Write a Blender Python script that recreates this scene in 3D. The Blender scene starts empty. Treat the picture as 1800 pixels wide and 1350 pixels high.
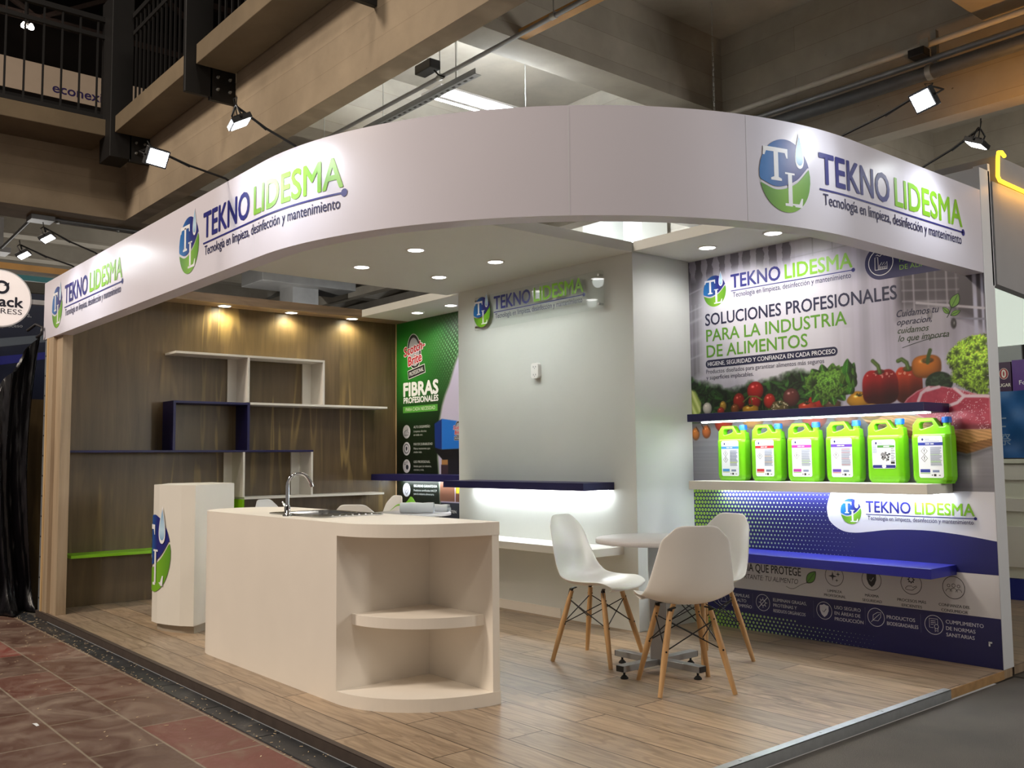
import bpy, math, random
import numpy as np
from mathutils import Vector, Matrix

random.seed(7)
SC = bpy.context.scene
COL = SC.collection

# ------------------------------------------------------------------ camera, world, exposure, big lights
def srgb(h):
    if isinstance(h, str):
        h = [int(h[i:i + 2], 16) / 255 for i in (0, 2, 4)]
    return tuple((c / 12.92 if c <= .04045 else ((c + .055) / 1.055) ** 2.4) for c in h)

YAW, PITCH, ROLL = 2.44344, 0.07902, -0.00993
cam_d = bpy.data.cameras.new('camera')
cam = bpy.data.objects.new('camera', cam_d)
COL.objects.link(cam)
fw = Vector((math.cos(YAW) * math.cos(PITCH), math.sin(YAW) * math.cos(PITCH), math.sin(PITCH)))
rt = Vector((math.sin(YAW), -math.cos(YAW), 0))
up = rt.cross(fw)
cr, sr = math.cos(ROLL), math.sin(ROLL)
r2, u2 = rt * cr + up * sr, up * cr - rt * sr
m3 = Matrix((r2, u2, -fw)).transposed()
cam.matrix_world = Matrix.Translation((8.2130, -1.9790, 1.1578)) @ m3.to_4x4()
cam_d.sensor_width = 36
cam_d.lens = 1659.235 / 1800 * 36
cam_d.clip_end = 200
SC.camera = cam

SC.view_settings.view_transform = 'Standard'
SC.view_settings.look = 'None'
SC.view_settings.gamma = 1
SC.view_settings.exposure = 0.4
SC.view_settings.use_curve_mapping = False

wd = bpy.data.worlds.new('World')
SC.world = wd
wd.use_nodes = True
wd.node_tree.nodes['Background'].inputs[0].default_value = (1.0, .92, .84, 1)
wd.node_tree.nodes['Background'].inputs[1].default_value = .15

def light(kind, name, loc, power, color=(1, 1, 1), size=.1, size_y=None, target=None, spot=None, parent=None, blend=.6):
    d = bpy.data.lights.new(name, kind)
    d.energy = power
    d.color = color
    if kind == 'AREA':
        d.size = size
        if size_y:
            d.shape = 'RECTANGLE'
            d.size_y = size_y
        else:
            d.shape = 'DISK'
    else:
        d.shadow_soft_size = size
    if spot:
        d.spot_size = math.radians(spot)
        d.spot_blend = blend
    o = bpy.data.objects.new(name, d)
    COL.objects.link(o)
    o.location = loc
    if target is not None:
        o.rotation_euler = (Vector(target) - Vector(loc)).to_track_quat('-Z', 'Y').to_euler()
    if parent is not None:
        o.parent = parent
        o.location = Vector(loc) - ORG[parent.name]
    return o

WARM = (1.0, .87, .73)
COOL = (.90, .95, 1.0)
NEUT = (1.0, .95, .88)
# unseen fill lights standing in for hall high-bay lamps over the open well
light('AREA', 'hall_overhead_fill', (1.2, -7.0, 7.6), 480, WARM, 1.4, target=(3.0, 0, 1.2))
light('AREA', 'hall_overhead_fill', (11.5, 0.0, 8.6), 130, WARM, 1.2, target=(9.0, 0.5, 0))
light('AREA', 'hall_overhead_fill', (4.0, -4.5, 8.4), 115, WARM, 1.0, target=(-2.0, -.5, 3.8))  # added to brighten the cross beam at the upper left
light('AREA', 'hall_overhead_fill', (8.6, -6.5, 9.2), 85, WARM, 1.2, target=(7.6, -1.0, 0))
light('SPOT', 'hall_fill_light', (-3.0, 3.0, 2.4), 70, NEUT, .01, target=(-4.0, 3.2, 5), spot=150)  # added upward spot brightening the ceiling and ducts above the brown wall
# added unseen fills imitating bounced light from the stands behind and beside this one
light('AREA', 'hall_fill_light', (0.6, 5.6, 3.3), 90, COOL, .3, 1.2, target=(-.3, 7.2, 3.2))  # added to brighten the white hall pillars
light('AREA', 'hall_fill_light', (4.6, 6.0, 2.2), 14, NEUT, .6, 2.0, target=(4.4, 3.0, 6.5))
light('AREA', 'hall_fill_light', (10.5, 5.0, 2.4), 90, NEUT, .6, 2.0, target=(7.0, 2.5, 5.5))
light('AREA', 'hall_fill_light', (0.4, 4.6, 2.4), 16, NEUT, .6, 2.0, target=(2.2, 3.0, 5.0))
light('AREA', 'hall_fill_light', (-5.5, 1.0, 2.2), 16, NEUT, .6, 2.0, target=(-4.2, 1.0, 6))

# ------------------------------------------------------------------ helpers
ORG = {}

def tag(o, label=None, cat=None, group=None, kind=None):
    if label: o['label'] = label
    if cat: o['category'] = cat
    if group: o['group'] = group
    if kind: o['kind'] = kind
    return o

def thing(name, label, cat, loc=(0, 0, 0), group=None):
    o = bpy.data.objects.new(name, None)
    o.empty_display_size = .1
    COL.objects.link(o)
    o.location = loc
    ORG[o.name] = Vector(loc)
    return tag(o, label, cat, group)

def kids(o):
    return [c for c in bpy.data.objects if c.parent == o]

def dup(o, parent=None):
    c = o.copy()
    COL.objects.link(c)
    ORG[c.name] = ORG.get(o.name, Vector((0, 0, 0))).copy()
    if parent is not None:
        c.parent = parent
    for ch in kids(o):
        dup(ch, c)
    return c

class MB:
    """collects shapes and builds ONE mesh object"""
    def __init__(s):
        s.v = []; s.f = []; s.c = []; s.col = (1, 1, 1); s.smooth = []
    def add(s, vs, fs, smooth=False):
        b = len(s.v)
        s.v += [tuple(map(float, q)) for q in vs]
        for f in fs:
            s.f.append([i + b for i in f]); s.c.append(s.col); s.smooth.append(smooth)
        return s
    def box(s, x0, x1, y0, y1, z0, z1):
        vs = [(x, y, z) for x in (x0, x1) for y in (y0, y1) for z in (z0, z1)]
        return s.add(vs, [(0, 1, 3, 2), (4, 6, 7, 5), (0, 4, 5, 1), (2, 3, 7, 6), (0, 2, 6, 4), (1, 5, 7, 3)])
    def obox(s, c, ax, ay, az):
        c, ax, ay, az = map(Vector, (c, ax, ay, az))
        vs = [c + ax * i + ay * j + az * k for i in (-1, 1) for j in (-1, 1) for k in (-1, 1)]
        return s.add(vs, [(0, 1, 3, 2), (4, 6, 7, 5), (0, 4, 5, 1), (2, 3, 7, 6), (0, 2, 6, 4), (1, 5, 7, 3)])
    def bar(s, p, q, w, h=None, upv=(0, 0, 1)):
        p, q = Vector(p), Vector(q)
        d = (q - p); L = d.length; d.normalize()
        u = Vector(upv)
        if abs(d.dot(u)) > .95: u = Vector((1, 0, 0))
        sx = d.cross(u).normalized(); su = sx.cross(d).normalized()
        return s.obox((p + q) / 2, d * L / 2, sx * w / 2, su * (h or w) / 2)
    def cyl(s, p, q, r0, r1=None, n=16, cap=True, smooth=True):
        p, q = Vector(p), Vector(q)
        r1 = r0 if r1 is None else r1
        d = (q - p).normalized()
        u = Vector((0, 0, 1)) if abs(d.z) < .9 else Vector((1, 0, 0))
        a = d.cross(u).normalized(); b = d.cross(a)
        vs = []
        for c, r in ((p, r0), (q, r1)):
            for i in range(n):
                t = 2 * math.pi * i / n
                vs.append(c + (a * math.cos(t) + b * math.sin(t)) * r)
        s.add(vs, [(i, (i + 1) % n, n + (i + 1) % n, n + i) for i in range(n)], smooth)
        if cap:
            s.add(vs[:n], [tuple(range(n))]); s.add(vs[n:], [tuple(range(n))])
        return s
    def tube(s, pts, r, n=8):
        pts = [Vector(q) for q in pts]
        rs = r if isinstance(r, (list, tuple)) else [r] * len(pts)
        vs = []; prev = None
        for i, q in enumerate(pts):
            d = (pts[min(i + 1, len(pts) - 1)] - pts[max(i - 1, 0)]).normalized()
            if prev is None:
                u = Vector((0, 0, 1)) if abs(d.z) < .9 else Vector((1, 0, 0))
                a = d.cross(u).normalized()
            else:
                a = (prev - d * prev.dot(d)).normalized()
            prev = a; b = d.cross(a)
            for k in range(n):
                t = 2 * math.pi * k / n
                vs.append(q + (a * math.cos(t) + b * math.sin(t)) * rs[i])
        fs = []
        for i in range(len(pts) - 1):
            for k in range(n):
                fs.append((i * n + k, i * n + (k + 1) % n, (i + 1) * n + (k + 1) % n, (i + 1) * n + k))
        s.add(vs, fs, True)
        s.add(vs[:n], [tuple(range(n))]); s.add(vs[-n:], [tuple(range(n))])
        return s
    def lathe(s, c, prof, n=24):
        vs = []
        for r, z in prof:
            for i in range(n):
                t = 2 * math.pi * i / n
                vs.append((c[0] + r * math.cos(t), c[1] + r * math.sin(t), c[2] + z))
        fs = [(j * n + i, j * n + (i + 1) % n, (j + 1) * n + (i + 1) % n, (j + 1) * n + i) for j in range(len(prof) - 1) for i in range(n)]
        s.add(vs, fs, True)
        if prof[0][0] > 1e-4: s.add(vs[:n], [tuple(range(n))])
        if prof[-1][0] > 1e-4: s.add(vs[-n:], [tuple(range(n))])
        return s
    def poly(s, pts, mp=None, d=0):
        vs = [mp(u, v, d) for u, v in pts] if mp else pts
        return s.add(vs, [tuple(range(len(vs)))])
    def prism(s, pts, a, b, mp):
        n = len(pts)
        vs = [mp(u, v, a) for u, v in pts] + [mp(u, v, b) for u, v in pts]
        fs = [(i, (i + 1) % n, n + (i + 1) % n, n + i) for i in range(n)]
        s.add(vs, fs)
        s.add(vs[:n], [tuple(range(n))]); s.add(vs[n:], [tuple(range(n))])
        return s
    def ell(s, cu, cv, ru, rv, mp, d, n=24):
        return s.poly([(cu + ru * math.cos(2 * math.pi * i / n), cv + rv * math.sin(2 * math.pi * i / n)) for i in range(n)], mp, d)
    def ring(s, cu, cv, r, w, mp, d, n=32):
        return s.line([(cu + r * math.cos(2 * math.pi * i / n), cv + r * math.sin(2 * math.pi * i / n)) for i in range(n + 1)], w, mp, d)
    def line(s, pts, w, mp, d):
        P = [Vector(q) for q in pts]
        L = []; R = []
        for i, q in enumerate(P):
            a = P[max(i - 1, 0)]; b = P[min(i + 1, len(P) - 1)]
            if (P[0] - P[-1]).length < 1e-6 and len(P) > 3:
                if i == 0: a = P[-2]
                if i == len(P) - 1: b = P[1]
            t = (b - a).normalized()
            nn = Vector((-t.y, t.x)) * w / 2
            L.append(q + nn); R.append(q - nn)
        for i in range(len(P) - 1):
            s.add([mp(*L[i], d), mp(*L[i + 1], d), mp(*R[i + 1], d), mp(*R[i], d)], [(0, 1, 2, 3)])
        return s
    def rrect(s, u0, u1, v0, v1, r, mp, d, n=6):
        return s.poly(rr_pts(u0, u1, v0, v1, r, n), mp, d)
    def text(s, st, u, v, cap, mp, d, width=None, bold=0, shear=0, align='l', rot=0):
        vs, fs, w = text_geo(st, 0, shear)
        kx = width / w if width else cap
        W = w * kx
        off = 0 if align == 'l' else (-W / 2 if align == 'c' else -W)
        c, sn = math.cos(rot), math.sin(rot)
        r = bold * cap * 1.25
        steps = [(0, 0)] if r < 1e-6 else ([(-r, 0), (r, 0)] if cap < .03 else [(r * math.cos(q * math.pi / 4), r * math.sin(q * math.pi / 4)) for q in range(8)] + [(0, 0)])
        for ks, (sx, sy) in enumerate(steps):
            pts = []
            for x, y in vs:
                a, b = off + x * kx + sx, y * cap + sy
                pts.append(mp(u + a * c - b * sn, v + a * sn + b * c, d + ks * 4e-5))
            s.add(pts, fs)
        return s
    def build(s, name, mat, parent=None, bevel=0, smooth=None):
        o_org = Vector((0, 0, 0))
        q = parent
        while q is not None:
            o_org += Vector(q.location); q = q.parent
        me = bpy.data.meshes.new(name)
        vs = s.v
        if o_org.length > 0:
            vs = [(a - o_org.x, b - o_org.y, c - o_org.z) for a, b, c in vs]
        me.from_pydata(vs, [], s.f)
        if mat is M.get('print') or mat is M.get('print_matt') or mat is M.get('print_thin'):
            at = me.color_attributes.new('Col', 'FLOAT_COLOR', 'CORNER')
            arr = np.ones((len(me.loops), 4), np.float32)
            i = 0
            for f, c in zip(s.f, s.c):
                arr[i:i + len(f), :3] = c; i += len(f)
            at.data.foreach_set('color', arr.ravel())
        me.materials.append(mat)
        sm = s.smooth if smooth is None else [smooth] * len(s.f)
        me.polygons.foreach_set('use_smooth', sm)
        if smooth: me.set_sharp_from_angle(angle=math.radians(40))
        me.update()
        o = bpy.data.objects.new(name, me)
        COL.objects.link(o)
        ORG[o.name] = o_org.copy()
        if parent is not None: o.parent = parent
        if bevel:
            m = o.modifiers.new('bevel', 'BEVEL')
            m.width = bevel; m.segments = 2; m.limit_method = 'ANGLE'; m.angle_limit = math.radians(40)
        return o

def rr_pts(u0, u1, v0, v1, r, n=6):
    out = []
    for cu, cv, a0 in ((u1 - r, v1 - r, 0), (u0 + r, v1 - r, 90), (u0 + r, v0 + r, 180), (u1 - r, v0 + r, 270)):
        for i in range(n + 1):
            a = math.radians(a0 + 90 * i / n)
            out.append((cu + r * math.cos(a), cv + r * math.sin(a)))
    return out

_tc = {}
def text_geo(st, bold=0, shear=0):
    k = (st, bold, shear)
    if k in _tc: return _tc[k]
    cu = bpy.data.curves.new('lettering_curve', 'FONT')
    cu.body = st; cu.size = 1; cu.offset = bold; cu.shear = shear; cu.resolution_u = 3
    cu.space_character = 1.0 + bold * 1.5
    o = bpy.data.objects.new('lettering_curve', cu)
    COL.objects.link(o)
    bpy.context.view_layer.update()
    me = bpy.data.meshes.new_from_object(o.evaluated_get(bpy.context.evaluated_depsgraph_get()))
    vs = [(v.co.x, v.co.y) for v in me.vertices]
    fs = [tuple(p.vertices) for p in me.polygons]
    bpy.data.objects.remove(o); bpy.data.curves.remove(cu); bpy.data.meshes.remove(me)
    global _cap
    if _cap is None:
        _cap = 1.0
        hv = text_geo('H')[0]
        _tc.clear()
        _cap = max(y for x, y in hv)
    x0 = min(x for x, y in vs) if vs else 0
    x1 = max(x for x, y in vs) if vs else 1
    vs = [((x - x0) / _cap, y / _cap) for x, y in vs]
    _tc[k] = (vs, fs, (x1 - x0) / _cap)
    return _tc[k]
_cap = None

def map_y(Y):            # printed on a face looking towards -y
    return lambda u, v, d=0: (u, Y - d, v)
def map_x(X):            # printed on a face looking towards +x
    return lambda u, v, d=0: (X + d, u, v)
def map_z(Z):
    return lambda u, v, d=0: (u, v, Z + d)

# ------------------------------------------------------------------ materials
M = {}
def nodes(name):
    m = bpy.data.materials.new(name); m.use_nodes = True
    nt = m.node_tree
    return m, nt, nt.nodes['Principled BSDF']
def N(nt, t, **kw):
    n = nt.nodes.new(t)
    for k, v in kw.items():
        if k in n.inputs: n.inputs[k].default_value = v
        else: setattr(n, k, v)
    return n
def L(nt, a, b): nt.links.new(a, b)
def ramp(nt, fac, stops):
    r = N(nt, 'ShaderNodeValToRGB')
    e = r.color_ramp.elements
    while len(e) < len(stops): e.new(.5)
    for i, (p, c) in enumerate(stops):
        e[i].position = p; e[i].color = (*c, 1)
    L(nt, fac, r.inputs[0])
    return r.outputs[0]
def mixc(nt, fac, a, b, mode='MIX'):
    n = N(nt, 'ShaderNodeMix', data_type='RGBA', blend_type=mode)
    for i, x in ((0, fac), (6, a), (7, b)):
        if hasattr(x, 'links'): L(nt, x, n.inputs[i])
        else: n.inputs[i].default_value = x if i == 0 else (*x, 1)
    return n.outputs[2]
def objco(nt, scale=(1, 1, 1), rot=(0, 0, 0)):
    t = N(nt, 'ShaderNodeTexCoord'); mp = N(nt, 'ShaderNodeMapping')
    mp.inputs['Scale'].default_value = scale; mp.inputs['Rotation'].default_value = rot
    L(nt, t.outputs['Object'], mp.inputs[0])
    return mp.outputs[0]
def noise(nt, vec, scale, detail=4, rough=.55, dist=0):
    n = N(nt, 'ShaderNodeTexNoise')
    n.inputs['Scale'].default_value = scale; n.inputs['Detail'].default_value = detail
    n.inputs['Roughness'].default_value = rough; n.inputs['Distortion'].default_value = dist
    L(nt, vec, n.inputs['Vector'])
    return n.outputs[0]
def bump(nt, h, b, strength=.2, dist=.01):
    n = N(nt, 'ShaderNodeBump'); n.inputs['Strength'].default_value = strength; n.inputs['Distance'].default_value = dist
    L(nt, h, n.inputs['Height']); L(nt, n.outputs[0], b.inputs['Normal'])

def mat(key, col, rough=.5, metal=0, var=.06, scale=6, bmp=0, spec=None, emit=None, estr=0, coat=0):
    m, nt, b = nodes(key)
    c = srgb(col)
    n = noise(nt, objco(nt), scale)
    lo = tuple(x * (1 - var) for x in c); hi = tuple(min(1, x * (1 + var)) for x in c)
    L(nt, ramp(nt, n, [(.3, lo), (.7, hi)]), b.inputs['Base Color'])
    b.inputs['Roughness'].default_value = rough; b.inputs['Metallic'].default_value = metal
    if spec is not None: b.inputs['Specular IOR Level'].default_value = spec
    if bmp: bump(nt, noise(nt, objco(nt), scale * 12), b, bmp, .004)
    if emit is not None:
        b.inputs['Emission Color'].default_value = (*emit, 1); b.inputs['Emission Strength'].default_value = estr
    if coat: b.inputs['Coat Weight'].default_value = coat
    M[key] = m
    return m

mat('white_laminate', 'e6e2d8', .42, var=.015, scale=2)
mat('counter_cream', 'efe7db', .45, var=.025, scale=2.5)
mat('white_wall', 'd8dad4', .6, var=.02, scale=3, bmp=.06)
mat('white_panel', 'd8d8d0', .6, var=.015, scale=2)
mat('fascia_white', 'dfdbe6', .32, var=.012, scale=2, bmp=.03)
mat('white_trim', 'e4e6ea', .4, var=.01)
mat('white_plastic', 'f2f0ec', .28, var=.01)
mat('navy_panel', '1c1a52', .42, var=.06)
mat('blue_panel', '23269a', .42, var=.05)
mat('lime_panel', '84c411', .4, var=.04)
mat('plinth_grey', 'a89d8c', .6, var=.03)
mat('grey_top', 'c9c5c4', .4, var=.02)
mat('grey_metal', '9a9b9c', .35, .75, var=.05, scale=14)
mat('alu', 'b9bec2', .38, .7, var=.08, scale=20)
mat('dark_trim', '4a403a', .55, 0, var=.15, scale=14)
mat('raw_edge', 'b08a5c', .7, var=.15, scale=20)
mat('chrome', 'd8d8da', .06, 1, var=.01)
mat('steel', 'a9a9a8', .22, 1, var=.05, scale=30)
mat('black_metal', '0c0b0c', .45, .2, var=.2)
mat('black_plastic', '131316', .4, var=.1)
mat('black_rubber', '121212', .8, var=.1)
mat('black_steel', '0d0b0b', .55, .1, var=.2)
mat('zinc', 'a7a8a6', .4, .8, var=.08, scale=25)
mat('galv_pipe', '8c8f92', .45, .5, var=.1, scale=9)
mat('white_pipe', 'b5b1a8', .5, var=.06, scale=9)
mat('dark_pipe', '55585c', .45, .3, var=.12, scale=9)
mat('jug_green', '74c316', .33, var=.03, scale=8)
mat('cap_blue', '1f74d8', .35, var=.03)
mat('label_white', 'eceff2', .4, var=.01)
mat('sheet_white', 'dfe3e6', .5, var=.03, scale=9, bmp=.1)
mat('lime_cloth', '8fd63a', .55, var=.06)
mat('pale_grey', '9b9b9e', .55, var=.03)
mat('purple_board', '5a2c86', .45, var=.05)
mat('plum_board', '3f1a45', .45, var=.08)
mat('blue_tarp', '1d5c9c', .45, var=.18, scale=5, bmp=.1)
mat('cream_counter', 'e3e3d2', .45, var=.02)
mat('royal_base', '1c2a86', .45, var=.05)
mat('roof_dark', '1c1512', .9, var=.3, scale=1.5)
mat('truss_dark', '2a1c16', .8, var=.2)
mat('banner_cloth', 'b9a795', .7, var=.03)
mat('banner_navy', '20263c', .4, var=.25, scale=3)
mat('teal_rail', '2f6f78', .5, var=.05)
mat('pine', 'b0854c', .65, var=.12, scale=5)
mat('hall_dark', '56524c', .8, var=.2, scale=1)
mat('duct_grey', '9b9b9a', .4, .4, var=.1, scale=4)

m, nt, b = nodes('print'); a = N(nt, 'ShaderNodeVertexColor'); a.layer_name = 'Col'
L(nt, a.outputs[0], b.inputs['Base Color']); b.inputs['Roughness'].default_value = .42; M['print'] = m
m, nt, b = nodes('print_matt'); a = N(nt, 'ShaderNodeVertexColor'); a.layer_name = 'Col'
L(nt, a.outputs[0], b.inputs['Base Color']); b.inputs['Roughness'].default_value = .5; M['print_matt'] = m

def emis(key, col, s):
    m, nt, b = nodes(key)
    b.inputs['Base Color'].default_value = (*col, 1)
    b.inputs['Emission Color'].default_value = (*col, 1)
    b.inputs['Emission Strength'].default_value = s
    M[key] = m
emis('lamp_white', (1, .98, .95), 14)
emis('lamp_warm', (1, .93, .74), 14)
emis('led_strip', (.93, .98, 1), 22)
emis('flood_face', (.92, .97, 1), 22)
emis('tube', (.93, .97, 1), 30)
emis('highbay', (1, .9, .78), 40)
emis('neon', (1, .50, .02), 3.2)
emis('sign_face', (.93, .84, .80), .35)
emis('backlit_panel', (.90, 1, .88), .42)

# laminate floor: planks along x
m, nt, b = nodes('laminate')
br = N(nt, 'ShaderNodeTexBrick'); br.offset = .37; br.offset_frequency = 2
br.inputs['Color1'].default_value = (.0, .0, .0, 1); br.inputs['Color2'].default_value = (1, 1, 1, 1); br.inputs['Mortar'].default_value = (.5, .5, .5, 1)
for k, v in (('Scale', 1), ('Mortar Size', .0034), ('Mortar Smooth', .2), ('Bias', 0), ('Brick Width', 1.28), ('Row Height', .192)): br.inputs[k].default_value = v
co = objco(nt); L(nt, co, br.inputs['Vector'])
# shift the grain per plank
addv = N(nt, 'ShaderNodeVectorMath', operation='MULTIPLY_ADD')
L(nt, br.outputs['Color'], addv.inputs[0]); addv.inputs[1].default_value = (7, 3, 5); L(nt, co, addv.inputs[2])
mp1 = N(nt, 'ShaderNodeMapping'); mp1.inputs['Scale'].default_value = (1.0, 16, 1); L(nt, addv.outputs[0], mp1.inputs[0])
g1 = noise(nt, mp1.outputs[0], 2.2, 8, .62, .6)
mp2 = N(nt, 'ShaderNodeMapping'); mp2.inputs['Scale'].default_value = (.9, 5.5, 1); L(nt, addv.outputs[0], mp2.inputs[0])
rg = noise(nt, mp2.outputs[0], 1.5, 2, .5, .3)
sn = N(nt, 'ShaderNodeMath', operation='MULTIPLY'); L(nt, rg, sn.inputs[0]); sn.inputs[1].default_value = 46
sn2 = N(nt, 'ShaderNodeMath', operation='SINE'); L(nt, sn.outputs[0], sn2.inputs[0])
base = ramp(nt, g1, [(.25, srgb('8c7a64')), (.5, srgb('b09a80')), (.75, srgb('c8b295'))])
rings = N(nt, 'ShaderNodeMapRange'); L(nt, sn2.outputs[0], rings.inputs[0]); rings.inputs[1].default_value = .55; rings.inputs[2].default_value = 1; rings.inputs[3].default_value = 0; rings.inputs[4].default_value = .42
c1 = mixc(nt, rings.outputs[0], base, srgb('7f6b55'))
tone = ramp(nt, br.outputs['Color'], [(0, (.76, .78, .82)), (1, (1.08, 1.03, .97))])
c2 = mixc(nt, 1.0, c1, tone, 'MULTIPLY')
big = ramp(nt, noise(nt, objco(nt), .9, 3), [(.35, (.86, .87, .9)), (.65, (1.04, 1.02, 1))])
c2 = mixc(nt, 1.0, c2, big, 'MULTIPLY')
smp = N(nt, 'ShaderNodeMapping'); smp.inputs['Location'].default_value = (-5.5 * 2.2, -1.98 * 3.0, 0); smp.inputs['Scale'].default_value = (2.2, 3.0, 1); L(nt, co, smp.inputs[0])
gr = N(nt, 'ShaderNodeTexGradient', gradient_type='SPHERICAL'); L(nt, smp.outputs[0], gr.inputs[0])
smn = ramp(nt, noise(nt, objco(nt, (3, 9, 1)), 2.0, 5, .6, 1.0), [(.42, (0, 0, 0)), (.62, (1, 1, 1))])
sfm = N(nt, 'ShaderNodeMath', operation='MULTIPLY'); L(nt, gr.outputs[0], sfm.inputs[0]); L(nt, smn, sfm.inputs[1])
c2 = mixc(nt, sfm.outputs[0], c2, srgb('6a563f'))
c3 = mixc(nt, br.outputs['Fac'], c2, srgb('46382a'))
L(nt, c3, b.inputs['Base Color']); b.inputs['Roughness'].default_value = .38
bump(nt, g1, b, .08, .003)
M['laminate'] = m

def wood(key, lo, mid, hi, streak, axis='z', rough=.4, st=.5, ringk=34):
    m, nt, b = nodes(key)
    sc = {'z': (9, 9, .7), 'y': (9, .7, 9), 'x': (.7, 9, 9)}[axis]
    co = objco(nt, sc)
    n1 = noise(nt, co, 1.6, 7, .6, .5)
    n2 = noise(nt, objco(nt, tuple(q * .42 for q in sc)), 1.3, 2, .5, .5)
    s1 = N(nt, 'ShaderNodeMath', operation='MULTIPLY'); L(nt, n2, s1.inputs[0]); s1.inputs[1].default_value = ringk
    s2 = N(nt, 'ShaderNodeMath', operation='SINE'); L(nt, s1.outputs[0], s2.inputs[0])
    rgn = N(nt, 'ShaderNodeMapRange'); L(nt, s2.outputs[0], rgn.inputs[0]); rgn.inputs[1].default_value = .72; rgn.inputs[2].default_value = 1; rgn.inputs[3].default_value = 0; rgn.inputs[4].default_value = st
    pat = ramp(nt, noise(nt, objco(nt), 1.1, 2), [(.42, (0, 0, 0)), (.62, (1, 1, 1))])
    fm = N(nt, 'ShaderNodeMath', operation='MULTIPLY'); L(nt, rgn.outputs[0], fm.inputs[0]); L(nt, pat, fm.inputs[1])
    c = mixc(nt, fm.outputs[0], ramp(nt, n1, [(.28, srgb(lo)), (.5, srgb(mid)), (.75, srgb(hi))]), srgb(streak))
    L(nt, c, b.inputs['Base Color']); b.inputs['Roughness'].default_value = rough
    bump(nt, n1, b, .1, .003)
    M[key] = m
wood('stained_ply', '55472f', '645339', '735f41', 'ab9058', 'z', .34, .6, 22)
wood('stained_ply_y', '6e5a42', '8d755a', 'a78d6c', '6b4f38', 'y', .45, .45)
wood('post_wood', '9a8770', 'b09b80', 'bca78d', 'c2ae94', 'z', .5, .25)
wood('light_edge', 'b39468', 'c9aa7c', 'd8bb8e', 'b08e62', 'z', .6, .3)
wood('beech', 'a57d4e', 'b98f5e', 'c8a273', '98703f', 'z', .4, .25, 50)
wood('birch_ply', 'cbb28d', 'd8c2a0', 'e0ccac', 'c2a67e', 'y', .5, .2)

def concrete(key, col, dark=.78, rows=.19, line='6d6154', lf=.55):
    m, nt, b = nodes(key)
    t = N(nt, 'ShaderNodeTexCoord'); sp = N(nt, 'ShaderNodeSeparateXYZ'); L(nt, t.outputs['Object'], sp.inputs[0])
    ad = N(nt, 'ShaderNodeMath', operation='ADD'); L(nt, sp.outputs[0], ad.inputs[0]); L(nt, sp.outputs[1], ad.inputs[1])
    cb = N(nt, 'ShaderNodeCombineXYZ'); L(nt, ad.outputs[0], cb.inputs[0]); L(nt, sp.outputs[2], cb.inputs[1])
    nz = noise(nt, objco(nt), 1.7, 3)
    dv = N(nt, 'ShaderNodeVectorMath', operation='MULTIPLY_ADD'); L(nt, nz, dv.inputs[0]); dv.inputs[1].default_value = (0, .02, 0); L(nt, cb.outputs[0], dv.inputs[2])
    br = N(nt, 'ShaderNodeTexBrick'); br.offset = .4
    br.inputs['Color1'].default_value = (.90, .90, .90, 1); br.inputs['Color2'].default_value = (1.05, 1.05, 1.05, 1); br.inputs['Mortar'].default_value = (.70, .68, .65, 1)
    for k, v in (('Scale', 1), ('Mortar Size', .003), ('Mortar Smooth', .8), ('Brick Width', 14), ('Row Height', rows)): br.inputs[k].default_value = v
    L(nt, dv.outputs[0], br.inputs['Vector'])
    n1 = noise(nt, objco(nt), 2.2, 8, .65, .3)
    c = srgb(col)
    base = ramp(nt, n1, [(.3, tuple(x * dark for x in c)), (.7, c)])
    base = mixc(nt, 1, base, ramp(nt, noise(nt, objco(nt), .8, 4, .6), [(.35, (.80, .79, .77)), (.55, (1, 1, 1)), (.7, (1.10, 1.09, 1.07))]), 'MULTIPLY')
    c1 = mixc(nt, 1, base, br.outputs['Color'], 'MULTIPLY')
    pit = ramp(nt, noise(nt, objco(nt), 26, 2), [(.17, (.35, .33, .3)), (.24, (1, 1, 1))])
    c1 = mixc(nt, 1, c1, pit, 'MULTIPLY')
    L(nt, c1, b.inputs['Base Color']); b.inputs['Roughness'].default_value = .85
    bump(nt, n1, b, .25, .01)
    M[key] = m
concrete('concrete_warm', 'a3927b')
concrete('concrete_pale', 'b4aea2')
concrete('concrete_kerb', '756650', rows=.6)

# hall tiles
m, nt, b = nodes('red_tile')
co = objco(nt)
br = N(nt, 'ShaderNodeTexBrick'); br.offset = .5
br.inputs['Color1'].default_value = (0, 0, 0, 1); br.inputs['Color2'].default_value = (1, 1, 1, 1); br.inputs['Mortar'].default_value = (.5, .5, .5, 1)
for k, v in (('Scale', 1), ('Mortar Size', .006), ('Mortar Smooth', .5), ('Brick Width', .62), ('Row Height', .31)): br.inputs[k].default_value = v
sh = N(nt, 'ShaderNodeMapping'); sh.inputs['Location'].default_value = (0, .14, 0); L(nt, co, sh.inputs[0]); L(nt, sh.outputs[0], br.inputs['Vector'])
tile = ramp(nt, br.outputs['Color'], [(0, srgb('584038')), (.6, srgb('64493f')), (.9, srgb('683d36')), (1, srgb('7a3431'))])
n1 = noise(nt, objco(nt), 3.5, 9, .68, 1.2)
dust = ramp(nt, n1, [(.40, (0, 0, 0)), (.54, (.25, .25, .25)), (.62, (.55, .55, .55)), (.7, (.7, .7, .7))])
c1 = mixc(nt, dust, tile, srgb('8d7d6e'))
n2 = noise(nt, objco(nt), 60, 2)
spk = ramp(nt, n2, [(.72, (0, 0, 0)), (.78, (1, 1, 1))])
c1 = mixc(nt, spk, c1, srgb('a89a86'))
mo = mixc(nt, br.outputs['Fac'], c1, srgb('8b8071'))
L(nt, mo, b.inputs['Base Color']); b.inputs['Roughness'].default_value = .55
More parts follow.
